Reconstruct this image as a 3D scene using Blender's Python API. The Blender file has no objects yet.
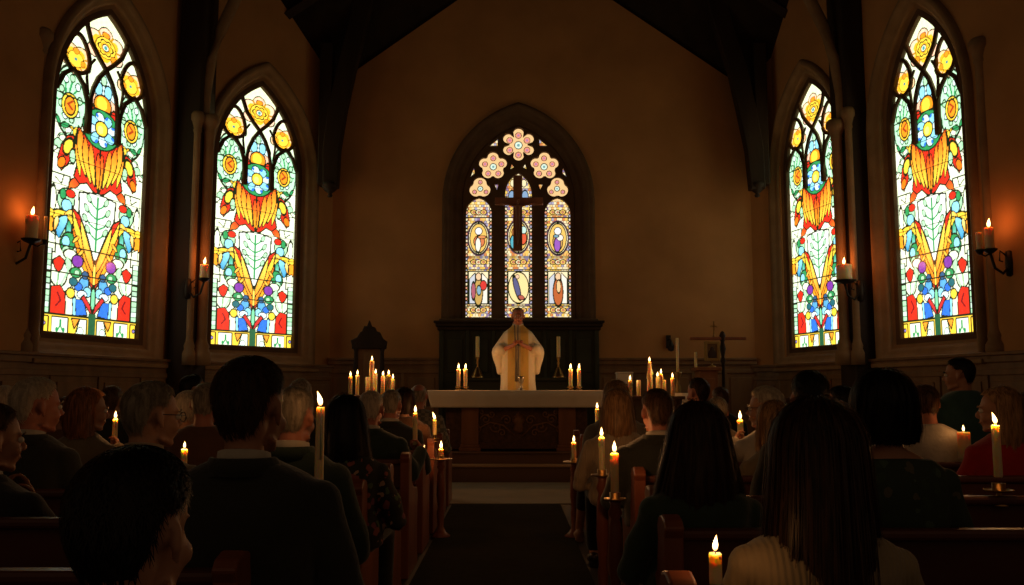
import bpy, bmesh, math, random
import numpy as np
from mathutils import Vector, Matrix, Euler
random.seed(7)
PI = math.pi
S = bpy.context.scene
C = S.collection
# ------------------------------------------------------------------ camera
PITCH = math.atan(99/900.0); EYE = 1.17; F = 900.0
cd = bpy.data.cameras.new('camera'); cam = bpy.data.objects.new('camera', cd); C.objects.link(cam)
cam.location = (0, 0, EYE); cam.rotation_euler = (PI/2+PITCH, 0, 0)
cd.sensor_width = 36; cd.lens = 36*F/1024; cd.clip_start = .05; cd.clip_end = 200
S.camera = cam
def at(px, py, Y):
    a = (px-512)/F; b = (292.5-py)/F
    cp, sp = math.cos(PITCH), math.sin(PITCH)
    d = Vector((a, cp - b*sp, sp + b*cp))
    t = Y/d.y
    return Vector((d.x*t, Y, EYE+d.z*t))
# ------------------------------------------------------------------ materials
MATS = {}
def newmat(name):
    m = bpy.data.materials.new(name); m.use_nodes = True
    nt = m.node_tree; b = nt.nodes['Principled BSDF']
    return m, nt, b
def mat(name, col, rough=.6, metal=0, vary=.25, scale=6, bump=0., bscale=60, stretch=(1,1,1), col2=None, sss=0, sheen=0, coat=0, spec=None):
    if name in MATS: return MATS[name]
    m, nt, b = newmat(name); N = nt.nodes; L = nt.links
    tc = N.new('ShaderNodeTexCoord'); mp = N.new('ShaderNodeMapping'); mp.inputs['Scale'].default_value = stretch
    L.new(tc.outputs['Object'], mp.inputs['Vector'])
    nz = N.new('ShaderNodeTexNoise'); nz.inputs['Scale'].default_value = scale; nz.inputs['Detail'].default_value = 5
    L.new(mp.outputs[0], nz.inputs['Vector'])
    rp = N.new('ShaderNodeValToRGB'); c2 = col2 or [c*(1-vary) for c in col]
    rp.color_ramp.elements[0].position = .3; rp.color_ramp.elements[1].position = .7
    rp.color_ramp.elements[0].color = (*c2, 1); rp.color_ramp.elements[1].color = (*col, 1)
    L.new(nz.outputs['Fac'], rp.inputs[0]); L.new(rp.outputs[0], b.inputs['Base Color'])
    b.inputs['Roughness'].default_value = rough; b.inputs['Metallic'].default_value = metal
    if spec is not None: b.inputs['Specular IOR Level'].default_value = spec
    if sss: b.inputs['Subsurface Weight'].default_value = sss; b.inputs['Subsurface Radius'].default_value = (.03,.012,.005); b.inputs['Subsurface Scale'].default_value = .6
    if sheen: b.inputs['Sheen Weight'].default_value = sheen
    if coat: b.inputs['Coat Weight'].default_value = coat; b.inputs['Coat Roughness'].default_value = .15
    if bump:
        n2 = N.new('ShaderNodeTexNoise'); n2.inputs['Scale'].default_value = bscale; n2.inputs['Detail'].default_value = 4
        L.new(mp.outputs[0], n2.inputs['Vector'])
        bp = N.new('ShaderNodeBump'); bp.inputs['Strength'].default_value = bump; bp.inputs['Distance'].default_value = .01
        L.new(n2.outputs['Fac'], bp.inputs['Height']); L.new(bp.outputs[0], b.inputs['Normal'])
    MATS[name] = m; return m
PLASTER = mat('plaster', (.56,.285,.11), .9, vary=.22, scale=1.3, bump=.15, bscale=30, spec=.1)
STONE = mat('stone', (.34,.215,.11), .75, vary=.3, scale=4, bump=.25, bscale=40, spec=.2)
DARKSTONE = mat('dark_stone', (.15,.088,.045), .8, vary=.3, scale=4, bump=.25, bscale=40, spec=.2)
TIMBER = mat('dark_timber', (.035,.02,.011), .6, vary=.4, scale=5, stretch=(1,1,.12), bump=.2, bscale=30, spec=.25)
ROOF = mat('roof_boards', (.03,.019,.011), .8, vary=.4, scale=4, bump=.2, spec=.15)
OAK = mat('oak_panelling', (.27,.15,.066), .5, vary=.35, scale=6, stretch=(1,1,.15), bump=.12, spec=.35)
GREENWOOD = mat('dark_green_panelling', (.032,.036,.02), .6, vary=.3, scale=5, spec=.25)
PEW = mat('pew_mahogany', (.13,.034,.018), .5, vary=.4, scale=7, stretch=(.15,1,1), coat=.1)
PEWEND = mat('pew_end_mahogany', (.30,.085,.038), .45, vary=.4, scale=7, stretch=(1,1,.2), coat=.2)
ALTAR = mat('altar_walnut', (.30,.125,.05), .5, vary=.35, scale=6, stretch=(1,1,.2), spec=.3)
CARVE = mat('altar_carving', (.13,.06,.028), .55, vary=.5, scale=22, spec=.3)
LINEN = mat('altar_linen', (.78,.68,.54), .85, vary=.08, scale=5, bump=.1)
CARPET = mat('aisle_carpet', (.028,.024,.014), .95, vary=.35, scale=14, bump=.4, bscale=300, spec=.1)
FLOOR = mat('floor_boards', (.045,.028,.016), .6, vary=.4, scale=3, stretch=(1,.1,1))
PALEFLOOR = mat('chancel_stone', (.30,.235,.16), .75, vary=.2, scale=3)
STEP = mat('step_wood', (.20,.10,.05), .5, vary=.3, scale=5, stretch=(.15,1,1))
NOSE = mat('step_edge_wood', (.60,.36,.19), .4, vary=.3, scale=5, stretch=(.15,1,1))
WAX = mat('candle_wax', (.92,.74,.42), .45, vary=.06, scale=20, sss=1)
wb = WAX.node_tree.nodes['Principled BSDF']; wb.inputs['Subsurface Radius'].default_value = (.05,.025,.008); wb.inputs['Subsurface Scale'].default_value = 1
WICK = mat('wick', (.01,.008,.006), .9)
BRASS = mat('brass', (.45,.27,.10), .35, metal=1, vary=.3)
IRON = mat('black_iron', (.03,.025,.02), .5, metal=.6)
GOLD = mat('gilded_wood', (.42,.28,.09), .4, metal=.5)
CROSSW = mat('cross_wood', (.34,.12,.055), .5, vary=.4, scale=8, stretch=(1,1,.2))
def skin(c, n): return mat('skin_'+n, c, .5, vary=.12, scale=12, sss=.15, spec=.3)
SK1 = skin((.52,.27,.17), 'fair'); SK2 = skin((.42,.20,.115), 'tan'); SK3 = skin((.50,.20,.13), 'ruddy')
def flame_mat():
    m, nt, b = newmat('flame'); N = nt.nodes; L = nt.links; N.remove(b)
    e = N.new('ShaderNodeEmission'); tc = N.new('ShaderNodeTexCoord'); sp = N.new('ShaderNodeSeparateXYZ')
    rp = N.new('ShaderNodeValToRGB'); r = rp.color_ramp
    r.elements[0].position = 0; r.elements[0].color = (1,.25,.03,1)
    r.elements[1].position = 1; r.elements[1].color = (1,.42,.06,1)
    x = r.elements.new(.3); x.color = (1,.66,.24,1); x = r.elements.new(.65); x.color = (1,.74,.36,1)
    L.new(tc.outputs['Generated'], sp.inputs[0]); L.new(sp.outputs[2], rp.inputs[0]); L.new(rp.outputs[0], e.inputs[0])
    e.inputs[1].default_value = 4
    tp = N.new('ShaderNodeBsdfTransparent'); ad = N.new('ShaderNodeAddShader'); L.new(e.outputs[0], ad.inputs[0]); L.new(tp.outputs[0], ad.inputs[1])
    L.new(ad.outputs[0], N['Material Output'].inputs[0]); return m
FLAME = flame_mat()
def glass_mat(name, strength):
    m, nt, b = newmat(name); N = nt.nodes; L = nt.links
    a = N.new('ShaderNodeVertexColor'); a.layer_name = 'pane'
    L.new(a.outputs[0], b.inputs['Base Color']); L.new(a.outputs[0], b.inputs['Emission Color'])
    b.inputs['Emission Strength'].default_value = strength; b.inputs['Roughness'].default_value = .2
    return m
# ------------------------------------------------------------------ object helpers
def link(name, me, m, parent=None):
    o = bpy.data.objects.new(name, me); C.objects.link(o)
    if m is not None:
        me.materials.clear()
        for x in (m if isinstance(m, (list, tuple)) else [m]): me.materials.append(x)
    if parent is not None: o.parent = parent
    return o
def obj(name, bm, m, parent=None, smooth=False, bevel=0):
    me = bpy.data.meshes.new(name)
    bmesh.ops.recalc_face_normals(bm, faces=bm.faces)
    bm.to_mesh(me); bm.free()
    if smooth:
        for p in me.polygons: p.use_smooth = True
    o = link(name, me, m, parent)
    if bevel:
        md = o.modifiers.new('bevel', 'BEVEL'); md.width = bevel; md.segments = 2; md.limit_method = 'ANGLE'
    return o
def tag(o, label=None, cat=None, group=None, kind=None):
    if label: o['label'] = label
    if cat: o['category'] = cat
    if group: o['group'] = group
    if kind: o['kind'] = kind
    return o
def empty(name, loc=(0,0,0), rz=0):
    o = bpy.data.objects.new(name, None); C.objects.link(o); o.location = loc; o.rotation_euler = (0,0,rz)
    o.empty_display_size = .1
    return o
def copy_tree(o, parent=None):
    c = o.copy(); C.objects.link(c); c.parent = parent
    for ch in list(o.children): copy_tree(ch, c)
    return c
def box(bm, x0, x1, y0, y1, z0, z1):
    v = [bm.verts.new(p) for p in ((x0,y0,z0),(x1,y0,z0),(x1,y1,z0),(x0,y1,z0),(x0,y0,z1),(x1,y0,z1),(x1,y1,z1),(x0,y1,z1))]
    for f in ((0,3,2,1),(4,5,6,7),(0,1,5,4),(1,2,6,5),(2,3,7,6),(3,0,4,7)): bm.faces.new([v[i] for i in f])
def lathe(bm, prof, cx=0, cy=0, cz=0, n=20, jit=0):
    rings = []
    for r, z in prof:
        if r <= 1e-5: rings.append([bm.verts.new((cx,cy,cz+z))])
        else: rings.append([bm.verts.new((cx+r*math.cos(2*PI*k/n), cy+r*math.sin(2*PI*k/n), cz+z+(random.uniform(-jit,jit) if jit else 0))) for k in range(n)])
    for a, b in zip(rings, rings[1:]):
        for k in range(n):
            j = (k+1) % n
            if len(a) == 1 and len(b) == 1: continue
            if len(a) == 1: bm.faces.new((a[0], b[j], b[k]))
            elif len(b) == 1: bm.faces.new((a[k], a[j], b[0]))
            else: bm.faces.new((a[k], a[j], b[j], b[k]))
def cap_ends(bm, ring0, ring1):
    bm.faces.new(ring0[::-1]); bm.faces.new(ring1)
def tube(bm, pts, r, n=8, flat=1.0):
    pts = [Vector(p) for p in pts]; rs = r if isinstance(r, (list, tuple)) else [r]*len(pts)
    prev = None; first = None
    for i, p in enumerate(pts):
        t = (pts[min(i+1,len(pts)-1)]-pts[max(i-1,0)]).normalized()
        u = t.cross(Vector((0,0,1)));
        if u.length < .2: u = t.cross(Vector((0,1,0)))
        u.normalize(); w = u.cross(t)
        ring = [bm.verts.new(p+u*rs[i]*math.cos(2*PI*k/n)+w*rs[i]*flat*math.sin(2*PI*k/n)) for k in range(n)]
        if prev:
            for k in range(n): bm.faces.new((prev[k], prev[(k+1)%n], ring[(k+1)%n], ring[k]))
        else: first = ring
        prev = ring
    cap_ends(bm, first, prev)
def ell(bm, c, r, rot=None, sub=3, M=None):
    m = Matrix.Translation(c) @ (rot.to_matrix().to_4x4() if rot else Matrix()) @ Matrix.Diagonal((*r,1))
    if M is not None: m = M @ m
    bmesh.ops.create_icosphere(bm, subdivisions=sub, radius=1, matrix=m)
def limb(bm, a, b, ra, rb, n=12, M=None):
    a = Vector(a); b = Vector(b)
    if M is not None: a = M @ a; b = M @ b
    d = b-a; L = d.length
    if L < 1e-5: return
    q = d.to_track_quat('Z', 'Y').to_matrix().to_4x4()
    prof = [(0,-ra)]+[(ra*math.cos(t), -ra*math.sin(t)) for t in (1.1,.6,.2)]
    prof += [(rb*math.cos(t), L+rb*math.sin(t)) for t in (.2,.6,1.1)]+[(0,L+rb)]
    b2 = bmesh.new(); lathe(b2, prof, n=n)
    b2.transform(Matrix.Translation(a) @ q)
    me = bpy.data.meshes.new('t'); b2.to_mesh(me); b2.free(); bm.from_mesh(me); bpy.data.meshes.remove(me)
def remesh(bm, voxel, smooth=3):
    me = bpy.data.meshes.new('t'); bm.to_mesh(me); bm.free()
    o = bpy.data.objects.new('t', me); C.objects.link(o)
    md = o.modifiers.new('r','REMESH'); md.mode = 'VOXEL'; md.voxel_size = voxel; md.use_smooth_shade = True
    if smooth: s = o.modifiers.new('s','SMOOTH'); s.factor = .5; s.iterations = smooth
    dg = bpy.context.evaluated_depsgraph_get(); e = o.evaluated_get(dg)
    out = bpy.data.meshes.new_from_object(e); bpy.data.objects.remove(o); bpy.data.meshes.remove(me)
    return out
# ------------------------------------------------------------------ pointed arches and plates
def arch_pts(w, s, h, base, d=0, n=14, cx=0):
    """pointed arch outline (u,z): from bottom left, over the apex, to bottom right; d = outward offset"""
    rise = h-s; R = (w*w+rise*rise)/(2*w); c = R-w
    Rd = R+d; top = math.sqrt(max(Rd*Rd-c*c, 1e-6))
    a1 = math.atan2(top, c)
    P = [(-(w+d), base-d if base is not None else s)]
    right = [(-c+Rd*math.cos(a1*k/n), s+Rd*math.sin(a1*k/n)) for k in range(n+1)]
    P += [(-x, z) for x, z in right]
    P += [(x, z) for x, z in right[::-1][1:]]
    P += [((w+d), base-d)]
    return [(x+cx, z) for x, z in P]
def plate(name, outlines, depth, m, M, parent=None, bevel=0):
    """flat plate with holes filled from closed outlines (u,z), thickness 'depth' centred on the plane, placed by M (u->x, z->z)"""
    cu = bpy.data.curves.new('t','CURVE'); cu.dimensions = '2D'; cu.fill_mode = 'BOTH'; cu.extrude = depth/2-bevel
    cu.bevel_depth = bevel; cu.bevel_resolution = 1
    for P in outlines:
        sp = cu.splines.new('POLY'); sp.points.add(len(P)-1); sp.use_cyclic_u = True
        for i, (u, z) in enumerate(P): sp.points[i].co = (u, z, 0, 1)
    o = bpy.data.objects.new('t', cu); C.objects.link(o)
    dg = bpy.context.evaluated_depsgraph_get(); me = bpy.data.meshes.new_from_object(o.evaluated_get(dg))
    bpy.data.objects.remove(o)
    me.transform(M @ Matrix(((1,0,0,0),(0,0,-1,0),(0,1,0,0),(0,0,0,1))))
    return link(name, me, m, parent)
def arch_sweep(bm, w, s, h, base, prof, n=14, bottom=True, cx=0):
    """profile (offset, depth y) swept round the pointed opening; local frame x=u, y=depth, z"""
    rings = [[bm.verts.new((u, dy, z)) for (u, z) in arch_pts(w, s, h, base, d, n, cx)] for d, dy in prof]
    K = len(rings[0])
    for a, b in zip(rings, rings[1:]):
        for k in range(K if bottom else K-1):
            j = (k+1) % K
            bm.faces.new((a[k], a[j], b[j], b[k]))
# frame of a wall from plan point A to plan point B, seen from the camera side; local +y points away from the room
def wall_frame(A, B):
    d = Vector((B[0]-A[0], B[1]-A[1], 0)); L = d.length; d.normalize()
    out = Vector((-d.y, d.x, 0))   # left of travel
    return Matrix(((d.x,out.x,0,A[0]),(d.y,out.y,0,A[1]),(0,0,1,0),(0,0,0,1))), L
# ------------------------------------------------------------------ stained glass painting
LEAD = (.012,.016,.006)
class Pane:
    def __init__(s, w, h, nx, ny, base):
        s.x = np.linspace(-w, w, nx); s.y = np.linspace(0, h, ny)
        s.X, s.Y = np.meshgrid(s.x, s.y); s.nx, s.ny = nx, ny
        s.col = np.zeros((ny, nx, 3)); s.col[:] = base
    def put(s, mask, c): s.col[mask] = c
    def _sd(s, sd, c, lead):
        if c is not None: s.put(sd < 0, c)
        if lead: s.put(np.abs(sd) < lead*.85, LEAD)
    def E(s, cx, cy, rx, ry, c, lead=.7, mir=True, rot=0):
        for g in ((1,-1) if mir and cx != 0 else (1,)):
            dx, dy = g*s.X-cx, s.Y-cy
            a = dx*math.cos(rot)+dy*math.sin(rot); b = -dx*math.sin(rot)+dy*math.cos(rot)
            q = np.sqrt((a/rx)**2+(b/ry)**2); s._sd((q-1)*min(rx,ry), c, lead)
    def Pg(s, pts, c, lead=.7, mir=True):
        for g in ((1,-1) if mir else (1,)):
            X = g*s.X; Y = s.Y; ins = np.zeros(X.shape, bool); dist = np.full(X.shape, 1e9); n = len(pts)
            for i in range(n):
                x1,y1 = pts[i]; x2,y2 = pts[(i+1)%n]
                cond = ((y1 > Y) != (y2 > Y)) & (X < (x2-x1)*(Y-y1)/((y2-y1) or 1e-9)+x1); ins ^= cond
                L2 = (x2-x1)**2+(y2-y1)**2 or 1e-9; t = np.clip(((X-x1)*(x2-x1)+(Y-y1)*(y2-y1))/L2,0,1)
                dist = np.minimum(dist, np.hypot(X-x1-t*(x2-x1), Y-y1-t*(y2-y1)))
            if c is not None: s.put(ins, c)
            if lead: s.put(dist < lead*.85, LEAD)
    def Ln(s, pts, wd=.7, c=LEAD, mir=True):
        for g in ((1,-1) if mir else (1,)):
            X = g*s.X
            for (x1,y1),(x2,y2) in zip(pts, pts[1:]):
                L2 = (x2-x1)**2+(y2-y1)**2 or 1e-9; t = np.clip(((X-x1)*(x2-x1)+(s.Y-y1)*(y2-y1))/L2,0,1)
                s.put(np.hypot(X-x1-t*(x2-x1), s.Y-y1-t*(y2-y1)) < wd, c)
    def Fe(s, p0, p1, w, c0, c1, bend=0., lead=.55, mir=True):
        # a curved feather, glass shaded in its own colour from root c0 to tip c1
        (x0,y0),(x1,y1) = p0, p1; L = math.hypot(x1-x0,y1-y0); ux, uy = (x1-x0)/L, (y1-y0)/L
        for g in ((1,-1) if mir else (1,)):
            X = g*s.X; t = ((X-x0)*ux+(s.Y-y0)*uy)/L; d = -(X-x0)*uy+(s.Y-y0)*ux-bend*np.sin(PI*np.clip(t,0,1))
            tt = np.clip(t,0,1); hw = w*np.sin(PI*tt**.75)**.7; sd = np.abs(d)-hw; inn = (t > 0) & (t < 1) & (sd < 0)
            k = tt[...,None]; colr = (1-k)*np.array(c0)+k*np.array(c1); s.col[inn] = colr[inn]
            s.put((t > -.01) & (t < 1.01) & (np.abs(sd) < lead), LEAD)
    def Fl(s, cx, cy, r, n, c1, c2, core, rc, mir=True, ph=0):
        for g in ((1,-1) if mir and cx != 0 else (1,)):
            dx, dy = g*s.X-cx, s.Y-cy; R = np.hypot(dx,dy); a = np.arctan2(dy,dx)+ph
            edge = r*(.74+.26*np.abs(np.cos(a*n/2)))
            s.put(R < edge, c1); s.put((R < edge*.72), c2); s.put(np.abs(R-edge) < .7, LEAD)
            s.put((R < edge) & (np.abs(np.sin(a*n/2)) > .975) & (R > rc), c1 if False else tuple(.5*q for q in c2))
            s.put(R < rc, core); s.put(np.abs(R-rc) < .5, LEAD)
    def mesh(s, keep, sx, sz, z0, grad=None):
        me = bpy.data.meshes.new('pane'); nx, ny = s.nx, s.ny
        V = np.zeros((ny*nx, 3)); V[:,0] = (s.X*sx).ravel(); V[:,2] = (s.Y*sz+z0).ravel()
        i = np.arange(ny-1)[:,None]*nx+np.arange(nx-1)[None,:]
        k = keep(s.X, s.Y); k = (k[:-1,:-1]&k[1:,1:]&k[1:,:-1]&k[:-1,1:]).ravel()
        Fc = np.stack([i, i+1, i+nx+1, i+nx], -1).reshape(-1,4)[k]
        me.vertices.add(len(V)); me.vertices.foreach_set('co', V.ravel())
        me.loops.add(Fc.size); me.loops.foreach_set('vertex_index', Fc.ravel().astype(np.int32))
        me.polygons.add(len(Fc)); me.polygons.foreach_set('loop_start', np.arange(0, Fc.size, 4, dtype=np.int32))
        me.update(calc_edges=True)
        at_ = me.color_attributes.new('pane', 'FLOAT_COLOR', 'POINT')
        c4 = np.ones((ny*nx, 4)); c4[:,:3] = s.col.reshape(-1,3); at_.data.foreach_set('color', c4.ravel().astype(np.float32))
        return me
WH=(.90,1,.70); CR=(1,.93,.62); YE=(1,.66,.05); OR=(1,.30,.015); RE=(.72,.028,.012); GR=(.03,.30,.09); LG=(.42,.80,.45); BL=(.03,.17,.75); CY=(.28,.70,.88); PU=(.20,.04,.34); MINT=(.50,.88,.56); PK=(1,.55,.35)
def side_glass():
    p = Pane(50, 327, 151, 491, WH)
    rnd = random.Random(3)
    # soft greenish and cream areas of the upper glass
    p.put(p.Y > 205, MINT); p.put((p.Y > 240), (.80,.93,.62)); p.put(p.Y > 300, (.85,.92,.55))
    # side lancets
    p.E(32, 222, 15, 34, MINT, .8)
    for k in range(9):
        a = k*2*PI/9; p.Ln([(32+6*math.cos(a),222+9*math.sin(a)),(32+13*math.cos(a+.4),226+24*math.sin(a+.4))], .9, GR)
        p.E(32+9*math.cos(a+.3), 224+20*math.sin(a+.3), 2.4, 3.6, (.75,.95,.9) if k % 2 else LG, .5)
    p.E(32, 217, 8, 12, YE); p.E(32, 217, 5, 9, OR); p.Ln([(30,222),(34,218),(30,214)], 1.1, (.35,.05,.01))
    for k in range(24):
        x, y = rnd.uniform(20,46), rnd.uniform(160,200)
        p.E(x, y, rnd.uniform(1.5,4), rnd.uniform(2,5), rnd.choice([LG,WH,MINT,GR,YE,OR,WH]), .5, rot=rnd.uniform(0,3))
    # centre lancet
    p.Pg([(-12,215),(-13,240),(-8,256),(0,264),(8,256),(13,240),(12,215)], (.62,.90,.86), .8, False)
    p.E(5,246,4,7,CY,.5); p.E(0,256,3,5,LG,.5,False)
    p.Pg([(9,214),(17,214),(14,236),(8,240)], PK, .6); p.E(12,222,3,8,RE,.5)
    p.E(0,231,9,10,OR,.9,False); p.E(-1,232,5.5,7,YE,0,False)
    # rosettes of the tracery head
    p.Fl(0, 290, 20.5, 6, (1,.62,.40), (1,.50,.02), (.9,.9,.6), 4.5, ph=.5); p.E(0,290,10.5,10.5,YE,.5); p.Fl(0,290,8,6,YE,(1,.45,.02),(.9,.9,.6),3.5); p.E(0,290,2,2,(.05,.3,.3),0,False)
    p.Fl(29, 264, 15.5, 5, (1,.60,.30), (1,.48,.02), (.85,.9,.6), 3.5, ph=.3); p.E(29,264,7.5,7.5,YE,.4); p.E(29,264,1.6,1.6,(.05,.25,.25),0)
    p.E(29,272,3,3,OR,.4); p.E(0,303,4,3,OR,.4,False); p.E(22,262,2.4,3,OR,.3); p.E(9,282,3,3,OR,.4)
    # eagle: side wings, breast fan, tail
    p.Pg([(24,176),(27,190),(33,188),(38,178),(41,164),(37,153),(32,160),(28,168)], RE); p.E(31.5,178,4.5,8.5,YE,.9,rot=.3); p.E(37,161,3.4,6,(1,.2,.01),.6,rot=.3); p.Ln([(22,196),(24,176),(20,150)], .9, (.02,.16,.05))
    p.Fe((20,150),(29,139),4,RE,(1,.2,.02)); p.E(27,170,3,7,LG,.6)
    p.Pg([(0,186),(12,190),(23,201),(26,186),(22,166),(25,152),(19,146),(12,149),(6,143),(0,140)], RE, .9)
    for (a_, b_, w_, bd) in (((22,196),(19,153),3.0,1.5),((21,199),(13,154),3.6,2),((16,192),(8,149),3.4,1.5),((10,188),(4,147),3.0,1)):
        p.Fe(a_, b_, w_, (1,.16,.01), (1,.74,.06), bd)
    p.Fe((2,182),(1,143),2.4,(.8,.03,.01),(1,.45,.02),0)
    # blue flower
    p.E(0,206,19,20,GR,.9,False)
    for k in range(8):
        a = k*PI/4+.2; p.E(10*math.cos(a), 206+11*math.sin(a), 6.2, 4.6, CY if k % 2 else (.66,.92,.98), .6, False, rot=a)
        p.E(13*math.cos(a+.2), 206+14*math.sin(a+.2), 2.2, 1.3, BL, 0, False, rot=a)
    p.E(0,207,6.5,7.5,YE,.8,False); p.E(-1,206,3,4,(1,.85,.2),0,False)
    # white cloths under the wings
    p.Pg([(28,150),(46,150),(46,132),(30,136)], WH); p.Ln([(34,150),(36,141),(42,146)], .5)
    # centre white leaf panel
    p.Pg([(-17,100),(-19,138),(0,142),(19,138),(17,100),(6,84),(0,74),(-6,84)], (.86,.96,.80), .9, False)
    p.Ln([(0,84),(0,138)], .8, GR, False)
    for k, (y, l) in enumerate(((96,9),(106,12),(116,11),(126,9))):
        p.Ln([(0,y),(l*.6,y+4),(l,y+11)], .8, GR); p.E(l, y+9, 2.1, 4, LG, .4, rot=-.4)
    # upper birds
    p.E(31,127,8,11,LG); p.E(30,122,5,6,CY,.6); p.E(27,134,4.5,4,RE,.6); p.E(34,132,3,5,GR,.5)
    p.E(43,125,3,13,WH,.5)
    # blue side birds in yellow wings
    p.E(32,104,15,12,YE,.9,rot=.5); p.E(45,101,5,8,(1,.35,.02),.6); p.E(45,112,4,4,YE,.5)
    p.E(33,101,8.5,10,LG,.9); p.Fe((30,112),(36,90),4.5,CY,(.02,.28,.55),2); p.Fe((27,108),(29,92),2.6,GR,(.2,.75,.7),-1); p.Fe((38,110),(40,96),2.2,(1,.9,.3),(1,.4,.03)); p.Fe((20,118),(32,113),2.6,(1,.8,.2),(1,.5,.05),1)
    p.E(27,88,7,10,GR,.8,rot=.3); p.E(29,88,3.5,6,CY,.4); p.E(28,80,4,4,LG,.5)
    p.Pg([(38,76),(46,78),(46,96),(39,92)], WH)
    # great V of flame feathers
    p.Pg([(0,44),(6,56),(14,78),(22,100),(25,122),(17,116),(9,98),(3,80),(0,72)], RE, 1.0)
    p.Fe((1,52),(24,119),4.2,(1,.20,.01),(1,.72,.06),-1.5); p.Fe((1,64),(16,112),3.2,(1,.30,.02),(1,.78,.10),-1); p.Fe((4,56),(24,106),2.2,(1,.45,.02),(1,.18,.01),-2)
    p.Fe((12,84),(17,76),1.8,(1,.4,.02),(1,.7,.1)); p.Fe((17,96),(23,88),1.8,(1,.4,.02),(1,.7,.1))
    p.E(0,60,1.5,14,(1,.75,.1),.3,False)
    # white, purple, blue and green flowers beside it
    p.E(24,77,6.5,5,WH,.8); p.E(17,72,5.5,6,PU,.7); p.E(18,61,5.5,5,GR,.7); p.E(17,61,2.5,2.5,LG,.3)
    p.E(10,51,5,8,(.10,.38,.72),.7,rot=.2); p.E(15,48,4,4,BL,.6); p.E(20,52,4,4,(.02,.13,.15),.6); p.E(6,44,4,5,CY,.6); p.E(11,41,5,4,(.7,.9,.95),.6)
    p.E(9,60,3,4,(.03,.10,.22),.5); p.E(26,67,3.5,6,LG,.5)
    # red tulips on white
    p.E(34,58,8,13,WH,.8); p.Pg([(29,70),(34,74),(40,69),(38,62),(34,58),(31,63)], RE); p.Ln([(34,58),(35,46),(30,44)], .6, GR)
    p.Ln([(27,74),(26,60),(32,46)], 1.0, LG)
    # striped green border
    for k in range(11):
        y = 20+k*5.4; p.Pg([(41,y),(47.5,y),(47.5,y+5.4),(41,y+5.4)], (LG,(.66,.9,.72),(.40,.66,.45))[k % 3], .55)
    # red cloths, yellow and blue quarries
    p.Pg([(26,20),(40,20),(40,45),(32,47),(27,40)], RE); p.Ln([(34,40),(31,33),(35,28)], .9, (.2,.01,.01))
    p.Pg([(18,20),(26,20),(27,42),(21,48),(17,36)], CR); p.E(22,41,4,5,YE,.6)
    p.Pg([(5,22),(18,20),(17,36),(9,36)], BL); p.Pg([(16,20),(19,20),(20,36),(17,38)], CY,.5)
    p.Pg([(0,22),(3,25),(12,38),(9,41),(2,31),(0,29)], (.6,.03,.03)); p.E(0,38,2.5,12,(.2,.65,.35),.6,False)
    # bottom band
    p.put(p.Y < 20, YE); p.Ln([(-50,20),(50,20)], .8, LEAD, False)
    p.Pg([(23,2),(38,2),(38,17.5),(23,17.5)], (.92,.97,.78)); p.Ln([(27,4),(30,10),(33,4)], .7, GR); p.Ln([(30,10),(30,15)], .9, GR); p.E(27,6,1.6,2.2,GR,0); p.E(33,6,1.6,2.2,GR,0)
    p.Pg([(5,2),(16,2),(12,17.5),(5,17.5)], WH); p.Pg([(12,17.5),(20,17.5),(17,8)], (1,.34,.03)); p.E(11,6,3,4,(.7,.95,.8),.4)
    p.Pg([(41,2),(47,2),(47,17.5),(41,17.5)], YE); p.E(45,11,1.6,2,(.25,.2,.5),.4)
    p.put((np.abs(p.X) < 3.5) & (p.Y < 24), (.02,.10,.04))
    # horizontal saddle bars
    for y in (59, 84.5, 112, 140, 168, 197, 226): p.Ln([(-50,y),(50,y)], .45, LEAD, False)
    # slow variation of the hand-made glass
    v = 1+.10*np.sin(p.X*.9+2*np.sin(p.Y*.31))*np.sin(p.Y*.7+p.X*.2)
    p.col *= v[:,:,None]
    return p
def in_arch(w, s, h):
    rise = h-s; R = (w*w+rise*rise)/(2*w); c = R-w
    return lambda X, Y: (np.abs(X) < w+.01) & ((Y < s) | (np.hypot(np.abs(X)+c, Y-s) < R))
SG = side_glass(); KEEP = in_arch(50.5, 219, 327.5)
GLASS = glass_mat('stained_glass', 1.6)
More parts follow.
